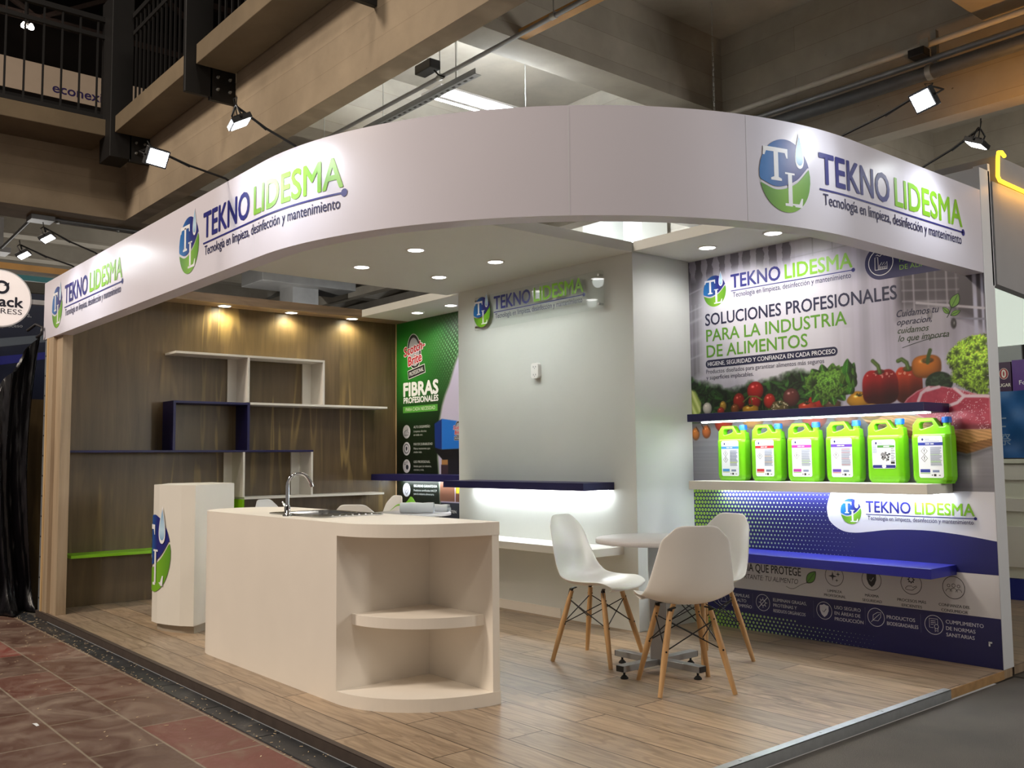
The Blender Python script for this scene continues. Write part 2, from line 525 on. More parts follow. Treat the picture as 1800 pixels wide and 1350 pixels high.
rr_ = ramp(nt, n1, [(.4, (.32, .32, .32)), (.65, (.75, .75, .75))]); L(nt, rr_, b.inputs['Roughness'])
bump(nt, br.outputs['Fac'], b, -.3, .003)
M['red_tile'] = m

m, nt, b = nodes('carpet')
n1 = noise(nt, objco(nt), 420, 2, .8); n2 = noise(nt, objco(nt), 3, 4)
c = ramp(nt, n1, [(.3, srgb('3a3a3a')), (.55, srgb('6b6967')), (.75, srgb('a5a19a'))])
c = mixc(nt, 1, c, ramp(nt, n2, [(.3, (.85, .85, .85)), (.7, (1.1, 1.08, 1.05))]), 'MULTIPLY')
L(nt, c, b.inputs['Base Color']); b.inputs['Roughness'].default_value = 1; b.inputs['Specular IOR Level'].default_value = .1
bump(nt, n1, b, .25, .003)
M['carpet'] = m

m, nt, b = nodes('slate')
n1 = noise(nt, objco(nt), 5, 9, .7, .8); n2 = noise(nt, objco(nt), 90, 2)
c = ramp(nt, n1, [(.35, srgb('1d1f22')), (.6, srgb('35373a')), (.75, srgb('5b5a58'))])
c = mixc(nt, ramp(nt, n2, [(.7, (0, 0, 0)), (.76, (1, 1, 1))]), c, srgb('8f897d'))
L(nt, c, b.inputs['Base Color']); b.inputs['Roughness'].default_value = .45
bump(nt, n1, b, .3, .006)
M['slate'] = m

m, nt, b = nodes('black_cloth')
n1 = noise(nt, objco(nt, (1, 1, .25)), 9, 6, .6, .6)
L(nt, ramp(nt, n1, [(.3, srgb('0c0b0d')), (.7, srgb('1c1a1f'))]), b.inputs['Base Color']); b.inputs['Roughness'].default_value = .32
bump(nt, n1, b, .5, .03)
M['black_cloth'] = m

# clear acrylic
m, nt, b = nodes('acrylic')
tr = N(nt, 'ShaderNodeBsdfTransparent'); tr.inputs[0].default_value = (.97, .98, .975, 1)
gl = N(nt, 'ShaderNodeBsdfGlossy'); gl.inputs['Roughness'].default_value = .02
fr_ = N(nt, 'ShaderNodeFresnel'); fr_.inputs[0].default_value = 1.3
mx = N(nt, 'ShaderNodeMixShader'); L(nt, fr_.outputs[0], mx.inputs[0]); L(nt, tr.outputs[0], mx.inputs[1]); L(nt, gl.outputs[0], mx.inputs[2])
L(nt, mx.outputs[0], nt.nodes['Material Output'].inputs[0])
M['acrylic'] = m
# ------------------------------------------------------------------ dimensions of the stand (metres)
LX, WY = 5.94, 3.354           # right end, back wall
CX0, CX1, CY = 1.871, 3.862, 2.757   # column
ZB, ZT = 2.159, 2.627          # fascia
ZC, ZC2 = 2.562, 2.632         # ceiling strips
HF = -.05                      # hall floor

def struct(name, mb, mt, bevel=0, smooth=None):
    return tag(mb.build(name, mt, None, bevel, smooth), kind='structure')

# ------------------------------------------------------------------ floors
struct('floor', MB().box(-.03, LX, -.0, WY + .1, -.045, 0), M['laminate'])
struct('floor_tiles', MB().box(-16, 6.06, -9, -.128, HF - .06, HF), M['red_tile'])
b_ = MB(); b_.box(-16, -.1, -.128, 16, HF - .06, HF - .001); b_.box(-.1, 6.06, WY + .14, 16, HF - .06, HF - .001)
struct('floor_behind', b_, M['hall_dark'])
struct('floor_carpet', MB().box(6.06, 17, -9, 16, HF - .06, HF), M['carpet'])
struct('floor_carpet_edge', MB().box(5.95, 6.06, -.128, WY + .1, HF - .06, HF), M['carpet'])
k = MB()
x = -3.2
random.seed(3)
while x < 5.9:
    l = .62
    k.box(x + .004, min(x + l - .004, 6.05), -.126, -.008, HF - .06, HF + .004)
    x += l
struct('trim_slate_border', k, M['slate'], .004)
struct('trim_mortar', MB().box(-3.2, 6.05, -.135, -.004, HF - .06, HF - .002), M['hall_dark'])
t = MB(); t.box(-.03, LX, -.006, 0.0, -.045, .002); t.box(-.03, LX, -.006, .022, .0005, .0035)
struct('trim_front', t, M['dark_trim'])
t = MB(); t.box(LX, LX + .012, 0, 2.72, -.045, .003); t.box(LX - .025, LX + .012, 0, 2.72, .0005, .0045)
for y in (.5, 1.05, 1.6, 2.1, 2.6): t.cyl((LX - .008, y, .004), (LX - .008, y, .0065), .006, n=8)
struct('trim_right', t, M['alu'])
struct('trim_raw_edge', MB().box(LX - .002, LX + .004, 2.72, WY - .01, -.045, -.001), M['raw_edge'])

# ------------------------------------------------------------------ walls
struct('wall_left', MB().box(-.02, 0, .02, WY, 0, ZC), M['stained_ply'])
b_ = MB(); b_.box(-.02, CX0 + .1, WY, WY + .1, 0, ZC2)
struct('wall_back', b_, M['white_wall'])
b_ = MB(); b_.box(CX1 - .05, LX, WY, WY + .128, -.0, 2.76)
struct('wall_right', b_, M['white_trim'], .003)
b_ = MB(); b_.box(CX0, CX1, CY, WY, 0, ZC2 - .004)
struct('wall_column', b_, M['white_wall'], .002)
struct('baseboard_column', MB().box(CX0, 3.1, CY - .006, CY, 0, .07), M['counter_cream'], .001)
struct('trim_corner', MB().box(.0, .008, WY - .01, WY - .002, 0, ZC), M['light_edge'])

# ceiling strips of the stand
struct('ceiling', MB().box(1.715, CX1, .06, CY, ZC, ZC2), M['white_panel'], .002)
struct('ceiling_wood_strip', MB().box(0, .22, .08, WY, ZC - .003, ZC2 + .003), M['stained_ply_y'], .001)
struct('ceiling_back_strip', MB().box(.222, CX0 - .002, CY + .05, WY, ZC, ZC2), M['white_panel'], .002)
struct('ceiling_right_strip', MB().box(CX1 + .012, LX - .12, CY, WY, ZC + .003, ZC2), M['white_panel'], .002)

# wooden post at the left front corner and its metal profile
t = thing('corner_post', 'brown wooden corner post under the left end of the curved white sign band', 'post', (.21, .06, 0))
MB().box(.07, .20, .012, .11, 0, ZB).build('post_board', M['post_wood'], t, .002)
MB().box(.20, .36, .04, .115, 0, ZB).build('post_board', M['post_wood'], t, .002)
MB().box(.045, .075, .002, .10, 0, ZB).build('edge_strip', M['light_edge'], t, .002)
t = thing('upright_profile', 'thin grey metal upright between the black curtain and the wooden corner post', 'upright', (-.01, .03, HF))
b_ = MB(); b_.box(-.035, .035, .01, .05, HF, 2.15)
b_.build('profile', M['alu'], t, .003)
for z in np.arange(.1, 2.14, .16): MB().cyl((.0, .011, z), (.0, .006, z), .006, n=8).build('slot', M['black_metal'], t)

# ------------------------------------------------------------------ curved fascia
FX, FY, FR = LX, .01, 2.0
def fas_pt(s, off=0):
    if s <= FX - FR:
        return (s, FY - off), (0, -1)
    a = (s - (FX - FR)) / FR
    if a <= math.pi / 2:
        n = (math.sin(a), -math.cos(a))
        return (FX - FR + (FR + off) * n[0], FY + FR + (FR + off) * n[1]), n
    y = FY + FR + (s - (FX - FR) - FR * math.pi / 2)
    return (FX + off, y), (1, 0)
SMAX = FX - FR + FR * math.pi / 2 + (WY - .006 - FY - FR)
def fas(u, v, d=0):
    (x, y), n = fas_pt(u, d)
    return (x, y, v)

PCOL = dict(navy=srgb('23267a'), navy2=srgb('1b1c55'), azure=srgb('1b6fb8'), lime=srgb('7fba27'), green=srgb('5f9a2c'), ink=srgb('1e2142'),
            white=srgb('f2f3f6'), drop=srgb('8fc3e6'), dropd=srgb('3f86c0'))

def swoosh(u):
    xs = [-1.0, -.35, .4, .94, 1.0]; ys = [-.16, -.32, -.087, .36, .42]
    # smooth interpolation (Catmull-Rom through the points)
    i = max(0, min(len(xs) - 2, sum(1 for q in xs if q <= u) - 1))
    t = (u - xs[i]) / (xs[i + 1] - xs[i])
    def tg(j):
        a = max(j - 1, 0); b = min(j + 1, len(xs) - 1)
        return (ys[b] - ys[a]) / (xs[b] - xs[a])
    h = xs[i + 1] - xs[i]
    return ((2 * t**3 - 3 * t**2 + 1) * ys[i] + (t**3 - 2 * t**2 + t) * h * tg(i) + (-2 * t**3 + 3 * t**2) * ys[i + 1] + (t**3 - t**2) * h * tg(i + 1))

def lerp(a, b, t): return tuple(x + (y - x) * t for x, y in zip(a, b))

def emblem(parent, cu, cv, ru, rv, mp, d, name='logo_emblem', clip=None, pm='print', lift=0):
    mb = MB(); n = 40
    if clip is None: clip = -1.0
    us = [max(clip, -.995) + (.995 - max(clip, -.995)) * i / n for i in range(n + 1)]
    P = lambda u, v, dd: mp(cu + u * ru, cv + v * rv, dd)
    for a, c in zip(us[:-1], us[1:]):
        ca, cc = math.sqrt(1 - a * a), math.sqrt(1 - c * c)
        sa, sc_ = swoosh(a), swoosh(c)
        # upper (blue) field
        la, lc = max(-ca, min(ca, sa)), max(-cc, min(cc, sc_))
        mb.col = lerp(PCOL['azure'], PCOL['navy'], max(0, min(1, (a + .75) / 1.0)))
        mb.add([P(a, la, d), P(c, lc, d), P(c, cc, d), P(a, ca, d)], [(0, 1, 2, 3)])
        # lower (green) field
        ga, gc = max(-ca, min(ca, sa - .085)), max(-cc, min(cc, sc_ - .085))
        tt = max(0, min(1, abs(a - .1) * .9))
        mb.col = lerp(PCOL['lime'], srgb('4c8a20'), tt)
        mb.add([P(a, -ca, d), P(c, -cc, d), P(c, gc, d), P(a, ga, d)], [(0, 1, 2, 3)])
    e = mb.build(name, M[pm], parent)
    # letters T and L with serifs
    w = MB(); w.col = PCOL['white']
    def pl(pts):
        pts = [(max(u, clip), v) for u, v in pts]
        if max(q[0] for q in pts) - min(q[0] for q in pts) > 1e-3:
            w.poly(pts, lambda u, v, dd: P(u, v, dd), d + .0006 + lift)
    pl([(-.86, .50), (-.80, .50), (-.74, .62), (-.47, .62), (-.47, .74), (-.84, .74)])
    pl([(-.47, .62), (-.29, .62), (-.29, .74), (-.47, .74)])
    pl([(-.29, .62), (-.03, .62), (.03, .48), (.08, .48), (.08, .74), (-.29, .74)])
    pl([(-.46, .66), (-.29, .66), (-.29, -.08), (-.46, -.08)])
    pl([(-.58, -.16), (-.17, -.16), (-.17, -.10), (-.29, -.06), (-.46, -.06), (-.58, -.10)])
    pl([(-.04, .05), (.34, .05), (.34, .10), (-.04, .10)])
    pl([(.07, .08), (.23, .08), (.23, -.76), (.07, -.76)])
    pl([(-.06, -.82), (.62, -.82), (.66, -.56), (.60, -.56), (.50, -.73), (-.06, -.75)])
    w.build('logo_initials', M[pm], e)
    dr = MB()
    def drop(k, col, dd, col2=None):
        pts = []
        for i in range(29):
            t = i / 28 * math.pi
            # teardrop outline
            r = math.sin(t) * math.sin(t / 2) ** 1.6
            pts.append((r, math.cos(t)))
        full = [(.56 + x * .215 * k, .76 + y * .41 * k) for x, y in pts] + [(.56 - x * .215 * k, .76 + y * .41 * k) for x, y in reversed(pts[1:-1])]
        if col2 is None:
            dr.col = col; dr.poly([(max(u, clip), v) for u, v in full], lambda u, v, q: P(u, v, q), dd)
        else:
            for i in range(28):
                f = i / 27
                dr.col = lerp(col, col2, 1 - abs(f - .62) / .62 if f < .62 else 1 - (f - .62) * 2.2)
                a, c = pts[i], pts[i + 1]
                q = [(.56 - a[0] * .215 * k, .76 + a[1] * .41 * k), (.56 + a[0] * .215 * k, .76 + a[1] * .41 * k), (.56 + c[0] * .215 * k, .76 + c[1] * .41 * k), (.56 - c[0] * .215 * k, .76 + c[1] * .41 * k)]
                dr.poly(q, lambda u, v, z: P(u, v, z), dd)
    drop(1.22, PCOL['white'], d + .0009 + lift)
    drop(1.0, PCOL['dropd'], d + .0013 + lift, srgb('c3e2f4'))
    dr.build('logo_drop', M[pm], e)
    return e

def tekno_logo(parent, u0, v0, k, mp, d=.002, pm='print', subdiv=True, ext=0):
    """logo with wordmark; u0 = left edge of the emblem, v0 = cap baseline, k = scale (1 = on the fascia)"""
    e = emblem(parent, u0 + .145 * k, v0, .146 * k, .163 * k, mp, d, pm=pm)
    a = MB(); a.col = PCOL['navy']
    a.text('TEKNO', u0 + .355 * k, v0, .136 * k, mp, d, width=.585 * k, bold=.022)
    a.build('logo_word_blue', M[pm], e)
    a = MB(); a.col = PCOL['lime']
    a.text('LIDESMA', u0 + .995 * k, v0, .136 * k, mp, d, width=.71 * k, bold=.022)
    a.build('logo_word_green', M[pm], e)
    a = MB(); a.col = PCOL['navy']
    n = 24
    a.line([(u0 + (.352 + 1.362 * i / n) * k, v0 - .03 * k) for i in range(n + 1)], .009 * k, mp, d)
    a.ell(u0 + 1.714 * k, v0 - .03 * k, .0185 * k, .0185 * k, mp, d)
    a.build('logo_rule', M[pm], e)
    a = MB(); a.col = PCOL['navy2']
    a.text('Tecnología en limpieza, desinfección y mantenimiento', u0 + .375 * k, v0 - .098 * k, .051 * k, mp, d, width=1.315 * k, bold=.004)
    a.build('logo_tagline', M[pm], e)
    return e

band = thing('curved_sign_band', 'large curved white sign band round the top of the stand, its logo printed three times', 'sign', (LX - FR, FY + FR, ZB))
b_ = MB()
SS = [-.1] + list(np.linspace(0, FX - FR, 10)) + list(np.linspace(FX - FR, FX - FR + FR * math.pi / 2, 49))[1:] + list(np.linspace(FX - FR + FR * math.pi / 2, SMAX, 5))[1:]
vs = []
for s in SS:
    o, i_ = fas_pt(s, 0)[0], fas_pt(s, -.105)[0]
    vs += [(*o, ZB), (*o, ZT), (*i_, ZT), (*i_, ZB)]
n = len(SS)
fs = []; sm = []
for i in range(n - 1):
    for k in range(4):
        fs.append((i * 4 + k, i * 4 + (k + 1) % 4, (i + 1) * 4 + (k + 1) % 4, (i + 1) * 4 + k))
b_.add(vs, fs, True); b_.add(vs[:4], [(0, 1, 2, 3)]); b_.add(vs[-4:], [(0, 1, 2, 3)])
b_.build('band', M['fascia_white'], band, smooth=True)
for s0 in (.148, 2.867, 6.473):
    tekno_logo(band, s0, 2.3805, 1.0, fas)
# vinyl joints and the small wrinkle at the lower edge
for s in (1.86, 2.36, 3.86, 5.62, 6.41):
    MB().line([(s, ZB + .004), (s + .002, ZT - .004)], .0025, fas, .0012).build('vinyl_joint', M['white_trim'], band)

# ------------------------------------------------------------------ downlights of the stand
def downlight(x, y, z, label, group, mt, power, col, r=.052):
    t = thing('downlight', label, 'ceiling light', (x, y, z), group)
    MB().lathe((x, y, z), [(r + .014, -.0005), (r + .014, -.004), (r + .002, -.007), (r, -.0045)], 32).build('rim', M['white_plastic'], t)
    MB().lathe((x, y, z), [(0.0001, -.0055), (r, -.0045)], 32).build('diffuser', mt, t)
    light('SPOT', 'downlight_beam', (x, y, z - .03), power, col, .045, target=(x, y, z - 1), spot=168, parent=t, blend=.6)
    return t
PG = 'downlights in the wide white ceiling panel'
for (x, y), lb in zip([(3.023, 1.545), (2.319, 1.55), (2.347, 2.22), (3.051, 2.21)],
        ['round downlight nearest the curved sign band in the wide white ceiling panel', 'leftmost round downlight of the four in the wide white ceiling panel',
         'round downlight in the white panel nearest the clear acrylic sign, left one', 'rightmost round downlight of the four in the wide white ceiling panel']):
    downlight(x, y, ZC, lb, PG, M['lamp_white'], 9.8, (.94, 1, .97))
WG = 'downlights in the wooden ceiling strip'
for (x, y), lb in zip([(.095, 1.459), (.09, 2.118), (.092, 2.774)],
        ['left downlight in the wooden strip above the brown wall', 'middle downlight in the wooden strip above the brown wall', 'right downlight in the wooden strip, by the corner with the green poster']):
    downlight(x, y, ZC - .003, lb, WG, M['lamp_warm'], 9, (1, .90, .58))
for (x, y), lb in zip([(.777, 3.087), (1.316, 3.087)], ['left downlight in the white strip above the green poster', 'right downlight in the white strip above the green poster, beside the column']):
    downlight(x, y, ZC, lb, 'downlights above the green poster', M['lamp_white'], 7, (1, .97, .93))
for (x, y), lb in zip([(4.262, 3.066), (4.781, 3.066)], ['downlight above the food poster, the one nearer the column', 'downlight above the food poster, the one nearer the curved sign band']):
    downlight(x, y, ZC + .003, lb, 'downlights above the food poster', M['lamp_white'], 8, (1, .98, .97))

# ------------------------------------------------------------------ floodlights on arms
def floodlight(base, head, aim, label, power, r_end=None, hoop=False):
    t = thing('floodlight', label, 'floodlight', base, 'floodlights on arms along the sign band')
    bx, by, bz = base
    H = Vector(head); B = Vector(base); A = (Vector(aim) - H).normalized()
    out = (H - B); out.z = 0; out.normalize()
    side = Vector((-out.y, out.x, 0))
    nn = A; sx = A.cross(Vector((0, 0, 1))).normalized(); sy = nn.cross(sx).normalized()
    arm_end = H - A * .05 + Vector((0, 0, .035))
    mid = B.lerp(arm_end, .5) + Vector((0, 0, -.004))
    MB().tube([B - out * .02, B + Vector((0, 0, .012)), mid, arm_end], .006).build('arm', M['black_metal'], t)
    h = MB(); h.obox(H - nn * .012, sx * .062, sy * .046, nn * .012)
    for k in range(5): h.obox(H - nn * .028 + sx * (-.036 + .018 * k), sx * .003, sy * .03, nn * .006)
    hd = h.build('housing', M['black_plastic'], t, .002)
    MB().obox(H + nn * .0012, sx * .052, sy * .037, nn * .001).build('lens', M['flood_face'], hd)
    br = MB()
    c = H - nn * .012
    br.tube([c + sx * .066, c + sx * .066 - nn * .05, arm_end + sx * .02, arm_end - sx * .02, c - sx * .066 - nn * .05, c - sx * .066], .0045, 6)
    br.build('bracket', M['black_metal'], t)
    cb = MB(); cb.tube([H - nn * .03, H - nn * .07 + Vector((0, 0, .05)), arm_end + Vector((0, 0, .06 if hoop else .03)) + sx * .03, arm_end + sx * .01, mid + Vector((0, 0, -.008))], .003, 6)
    cb.build('cable', M['black_rubber'], t)
    light('SPOT', 'floodlight_beam', H + nn * .02, power, COOL, .06, target=H + nn, spot=130, parent=t, blend=.7)
    return t
FP = 6.2
floodlight((3.53, -.0, ZT + .002), (3.50, -.345, 2.69), (4.6, -.05, 2.12), 'lit floodlight on an arm above the blue word of the middle logo', FP)
floodlight((4.23, .04, ZT + .002), (4.28, -.25, 2.665), (4.42, .3, 1.6), 'floodlight seen from behind above the green word of the middle logo', FP)
floodlight((1.28, 0, ZT + .002), (1.28, -.31, 2.695), (1.6, .25, 1.6), 'floodlight on an arm above the end of the leftmost logo', FP)
floodlight((.71, 0, ZT + .002), (.71, -.33, 2.675), (1.0, .25, 1.6), 'floodlight furthest left, on an arm by the round light box', FP * .6)
floodlight((5.93, 1.96, ZT + .002), (6.31, 1.96, 2.69), (5.95, 1.05, 2.1), 'bright square floodlight on an arm above the right logo', FP * 1.1)
floodlight((5.94, 2.72, ZT + .002), (6.20, 2.72, 2.68), (5.7, 2.65, 1.6), 'floodlight seen from above at the right end of the sign band', FP, hoop=True)
# ------------------------------------------------------------------ shelves on the brown wall
def shelf_part(name, parent, x0, x1, y0, y1, z0, z1, mt):
    return MB().box(x0, x1, y0, y1, z0, z1).build(name, mt, parent, .0015)
D = .25; T = .02
WS = M['white_laminate']
t = thing('wall_shelf', 'top white shelf on the brown wall with two uprights', 'shelf', (0, 1.7, 1.68))
shelf_part('top_board', t, 0.001, D, .965, 2.389, 2.085, 2.105, WS)
shelf_part('upright', t, 0.001, D, 1.617, 1.637, 1.684, 2.085, WS)
shelf_part('upright', t, 0.001, D, 2.369, 2.389, 1.684, 2.085, WS)
shelf_part('back_strip', t, 0.001, .018, 1.53, 1.617, 1.684, 2.085, WS)
shelf_part('back_strip', t, 0.001, .018, 2.278, 2.369, 1.684, 2.085, WS)
shelf_part('lower_board', t, 0.001, D, 1.645, 3.087, 1.664, 1.684, WS)
t = thing('box_shelf', 'navy blue open box shelf on a long navy board across the brown wall', 'shelf', (0, 1.2, 1.24))
NV = M['navy_panel']
shelf_part('top_board', t, 0.001, D, .955, 1.643, 1.66, 1.68, NV)
shelf_part('side_board', t, 0.001, D, .955, .978, 1.258, 1.66, NV)
shelf_part('side_board', t, 0.001, D, 1.62, 1.643, 1.258, 1.66, NV)
shelf_part('long_board', t, 0.001, D, .13, 2.275, 1.240, 1.258, NV)
t = thing('wall_shelf', 'lower white shelf on the brown wall, hanging below the navy board', 'shelf', (0, 2.2, .84))
shelf_part('upright', t, 0.001, D, 1.583, 1.603, .842, 1.240, WS)
shelf_part('upright', t, 0.001, D, 2.252, 2.272, .842, 1.240, WS)
shelf_part('back_strip', t, 0.001, .018, 1.505, 1.583, .842, 1.240, WS)
shelf_part('back_strip', t, 0.001, .018, 2.166, 2.252, .842, 1.240, WS)
shelf_part('lower_board', t, 0.001, D, 1.6, 3.05, .822, .842, WS)
t = thing('wall_shelf', 'bright lime green shelf low on the brown wall', 'shelf', (0, 1., .40))
LM = M['lime_panel']
shelf_part('long_board', t, 0.001, D, .172, 1.58, .408, .432, LM)
shelf_part('upright', t, 0.001, D, 1.58, 1.60, .408, .822, LM)
shelf_part('back_strip', t, 0.001, .018, 1.50, 1.58, .432, .822, LM)

# floating shelves with light strips
def floating(label, x0, x1, yb, dep, z0, z1, mt, led=None, power=0, fwd=0):
    t = thing('floating_shelf', label, 'shelf', ((x0 + x1) / 2, yb, z0))
    MB().box(x0, x1, yb - dep, yb - .001, z0, z1).build('shelf_board', mt, t, .002)
    if led:
        a, c = led
        MB().box(a, c, yb - .05 - fwd, yb - .02 - fwd, z0 - .008, z0 - .0005).build('light_strip', M['led_strip'], t)
        light('AREA', 'light_strip_glow', ((a + c) / 2, yb - .06 - fwd, z0 - .012), power, (.9, .98, 1), c - a, .02, target=((a + c) / 2, yb - .02, z0 - .4), parent=t)
    return t
floating('navy floating shelf with a light strip on the white column', 2.06, 3.655, CY, .30, .937, .990, NV, (2.1, 3.62), 1.8)
floating('white floating shelf low on the white column', 2.06, 3.735, CY, .30, .502, .555, WS)
t = floating('navy floating shelf across the green poster in the back corner', .006, 1.868, WY - .004, .30, .956, 1.018, NV, (.1, 1.8), 2)
SX0, SX1 = 4.066, 5.712
floating('navy floating shelf with a light strip above the green jerrycans', SX0, SX1, WY - .004, .30, 1.395, 1.446, NV, (SX0 + .05, SX1 - .02), 2.6, .16)
floating('white floating shelf carrying the green jerrycans', SX0, SX1, WY - .004, .30, .940, .997, WS, (SX0 + .05, SX1 - .02), 1.7)
floating('bright blue floating shelf low across the navy part of the poster', SX0, SX1, WY - .004, .30, .487, .542, M['blue_panel'])

# ------------------------------------------------------------------ sink counter
ct = thing('counter', 'cream sink counter with rounded ends and a curved open niche', 'counter', (3.5, .6, 0))
CF, CB, CT = .33, .915, .857
def arc(cx, cy, rx, ry, a0, a1, n):
    return [(cx + rx * math.cos(math.radians(a0 + (a1 - a0) * i / n)), cy + ry * math.sin(math.radians(a0 + (a1 - a0) * i / n))) for i in range(n + 1)]
def outline(xr=4.66, c=0):
    q = [(2.6, CF), (4.13, CF)]
    q += arc(4.13, CB, xr - 4.13, CB - CF, -90, 0, 28)[1:]
    q += [(2.6, CB)]
    q += arc(2.6, (CF + CB) / 2, .295, (CB - CF) / 2, 90, 270, 24)[1:-1]
    return q
# body: full block left of the niche
body = [(2.6, CF), (4.13, CF), (4.13, CB), (2.6, CB)] + arc(2.6, (CF + CB) / 2, .295, (CB - CF) / 2, 90, 270, 24)[1:-1]
b_ = MB(); b_.prism(body, 0, CT - .062, map_z(0)); b_.build('body', M['counter_cream'], ct)
# top with a cut-out for the sink
SKX0, SKX1, SKY0, SKY1 = 3.10, 3.75, .47, .86
import bmesh
def plate_with_hole(out, hole, z0, z1):
    bm = bmesh.new()
    def loop(pts):
        vs = [bm.verts.new((x, y, z1)) for x, y in pts]
        return [bm.edges.new((vs[i], vs[(i + 1) % len(vs)])) for i in range(len(vs))]
    ed = loop(out) + loop(hole)
    bmesh.ops.triangle_fill(bm, edges=ed, use_beauty=True)
    r = bmesh.ops.extrude_face_region(bm, geom=list(bm.faces))
    bmesh.ops.translate(bm, verts=[v for v in r['geom'] if isinstance(v, bmesh.types.BMVert)], vec=(0, 0, z0 - z1))
    bmesh.ops.recalc_face_normals(bm, faces=list(bm.faces))
    mb = MB()
    bm.verts.index_update()
    mb.add([v.co[:] for v in bm.verts], [[v.index for v in f.verts] for f in bm.faces])
    bm.free()
    return mb
plate_with_hole(outline(), rr_pts(SKX0 + .03, SKX1 - .03, SKY0 + .03, SKY1 - .03, .05), CT - .062, CT).build('worktop', M['counter_cream'], ct)
q = [(4.13, CF)] + arc(4.13, CB, .53, CB - CF, -90, 0, 28)[1:] + [(4.13, CB)]
b_ = MB(); b_.prism(q, 0, .06, map_z(0)); b_.build('niche_floor', M['counter_cream'], ct)
q = [(4.13, .416)] + arc(4.13, .90, .46, .484, -90, 0, 24)[1:] + [(4.13, .90)]
b_ = MB(); b_.prism(q, .363, .413, map_z(0)); b_.build('niche_shelf', M['counter_cream'], ct, .001)
MB().box(4.13, 4.655, .872, CB, .06, CT - .062).build('niche_back_panel', M['counter_cream'], ct, .001)

sk = thing('sink', 'stainless steel inset sink in the cream counter', 'sink', (3.42, .66, CT))
rim_o = rr_pts(SKX0, SKX1, SKY0 - .02, SKY1, .06); rim_i = rr_pts(SKX0 + .05, SKX1 - .22, SKY0 + .05, SKY1 - .05, .05)
plate_with_hole(rim_o, rim_i, CT + .001, CT + .007).build('rim', M['steel'], sk)
b_ = MB(); vs = []; lv = [(0, CT + .004), (.004, CT - .04), (.02, CT - .05)]
for ins, z in lv:
    pts = rr_pts(SKX0 + .05 + ins, SKX1 - .22 - ins, SKY0 + .05 + ins, SKY1 - .05 - ins, .05 - ins * .5)
    vs += [(x, y, z) for x, y in pts]
n = len(pts)
b_.add(vs, [(j * n + i, j * n + (i + 1) % n, (j + 1) * n + (i + 1) % n, (j + 1) * n + i) for j in range(2) for i in range(n)] + [tuple(range(2 * n, 3 * n))], True)
b_.build('bowl', M['steel'], sk)
b_ = MB()
for k in range(7): b_.box(SKX1 - .19, SKX1 - .04, SKY0 + .07 + k * .04, SKY0 + .08 + k * .04, CT + .007, CT + .0095)
b_.build('drainer_ribs', M['steel'], sk)
fc = thing('faucet', 'chrome gooseneck tap on the front edge of the cream counter', 'tap', (3.43, .42, CT))
b_ = MB(); fx, fy = 3.43, .42
b_.lathe((fx, fy, CT), [(.026, 0), (.026, .006), (.017, .014), (.016, .055), (.0125, .06)], 24)
b_.build('base', M['chrome'], fc)
dx, dy = .35, .937
R_ = .062; pts = [(fx, fy, CT + .05), (fx, fy, CT + .12)]
for i in range(0, 13):
    a = math.radians(180 - i * 12.5)
    rr = R_ + R_ * math.cos(a); zz = CT + .168 + R_ * math.sin(a)
    pts.append((fx + dx * rr, fy + dy * rr, zz))
e1 = Vector(pts[-1]); pts.append(tuple(e1 + Vector((dx * .012, dy * .012, -.022))))
MB().tube(pts, .0098, 14).build('spout', M['chrome'], fc)
e2 = Vector(pts[-1]); MB().cyl(e2, e2 + Vector((dx * .006, dy * .006, -.02)), .013, .012).build('aerator', M['chrome'], fc)
MB().tube([(fx - .012, fy, CT + .045), (fx - .03, fy - .002, CT + .055), (fx - .05, fy - .004, CT + .075)], .0055, 8).build('lever', M['chrome'], fc)

# ------------------------------------------------------------------ podium
pd = thing('podium', 'white pedestal with a curved front showing the round logo, left of the sink counter', 'pedestal', (1.6, .7, 0))
fr = [(1.36, .47), (1.40, .41), (1.47, .38), (1.58, .378), (1.70, .41), (1.80, .452), (1.885, .515)]
pod = fr + [(1.52, .95), (1.10, .95), (1.09, .62)]
b_ = MB(); b_.prism(pod, .055, 1.0, map_z(0)); b_.build('body', M['white_laminate'], pd, .002)
pl = [(x + (1.55 - x) * .12, y + (.68 - y) * .12) for x, y in pod]
b_ = MB(); b_.prism(pl, 0, .055, map_z(0)); b_.build('plinth', M['plinth_grey'], pd)
# printed emblem wraps round the curved front
def seg_map(poly):
    P_ = [Vector((*q, 0)) for q in poly]
    ln = [0]
    for a, c in zip(P_[:-1], P_[1:]): ln.append(ln[-1] + (c - a).length)
    def f(u, v, d=0):
        u = max(0, min(ln[-1] - 1e-6, u))
        i = max(j for j in range(len(ln) - 1) if ln[j] <= u)
        t = (u - ln[i]) / (ln[i + 1] - ln[i])
        q = P_[i].lerp(P_[i + 1], t); tg = (P_[i + 1] - P_[i]).normalized()
        return (q.x + tg.y * d, q.y - tg.x * d, v)
    return f, ln[-1]
pmap, plen = seg_map([(1.09, .62)] + fr)
emblem(pd, .505, .529, .205, .265, pmap, .0045, lift=.004)

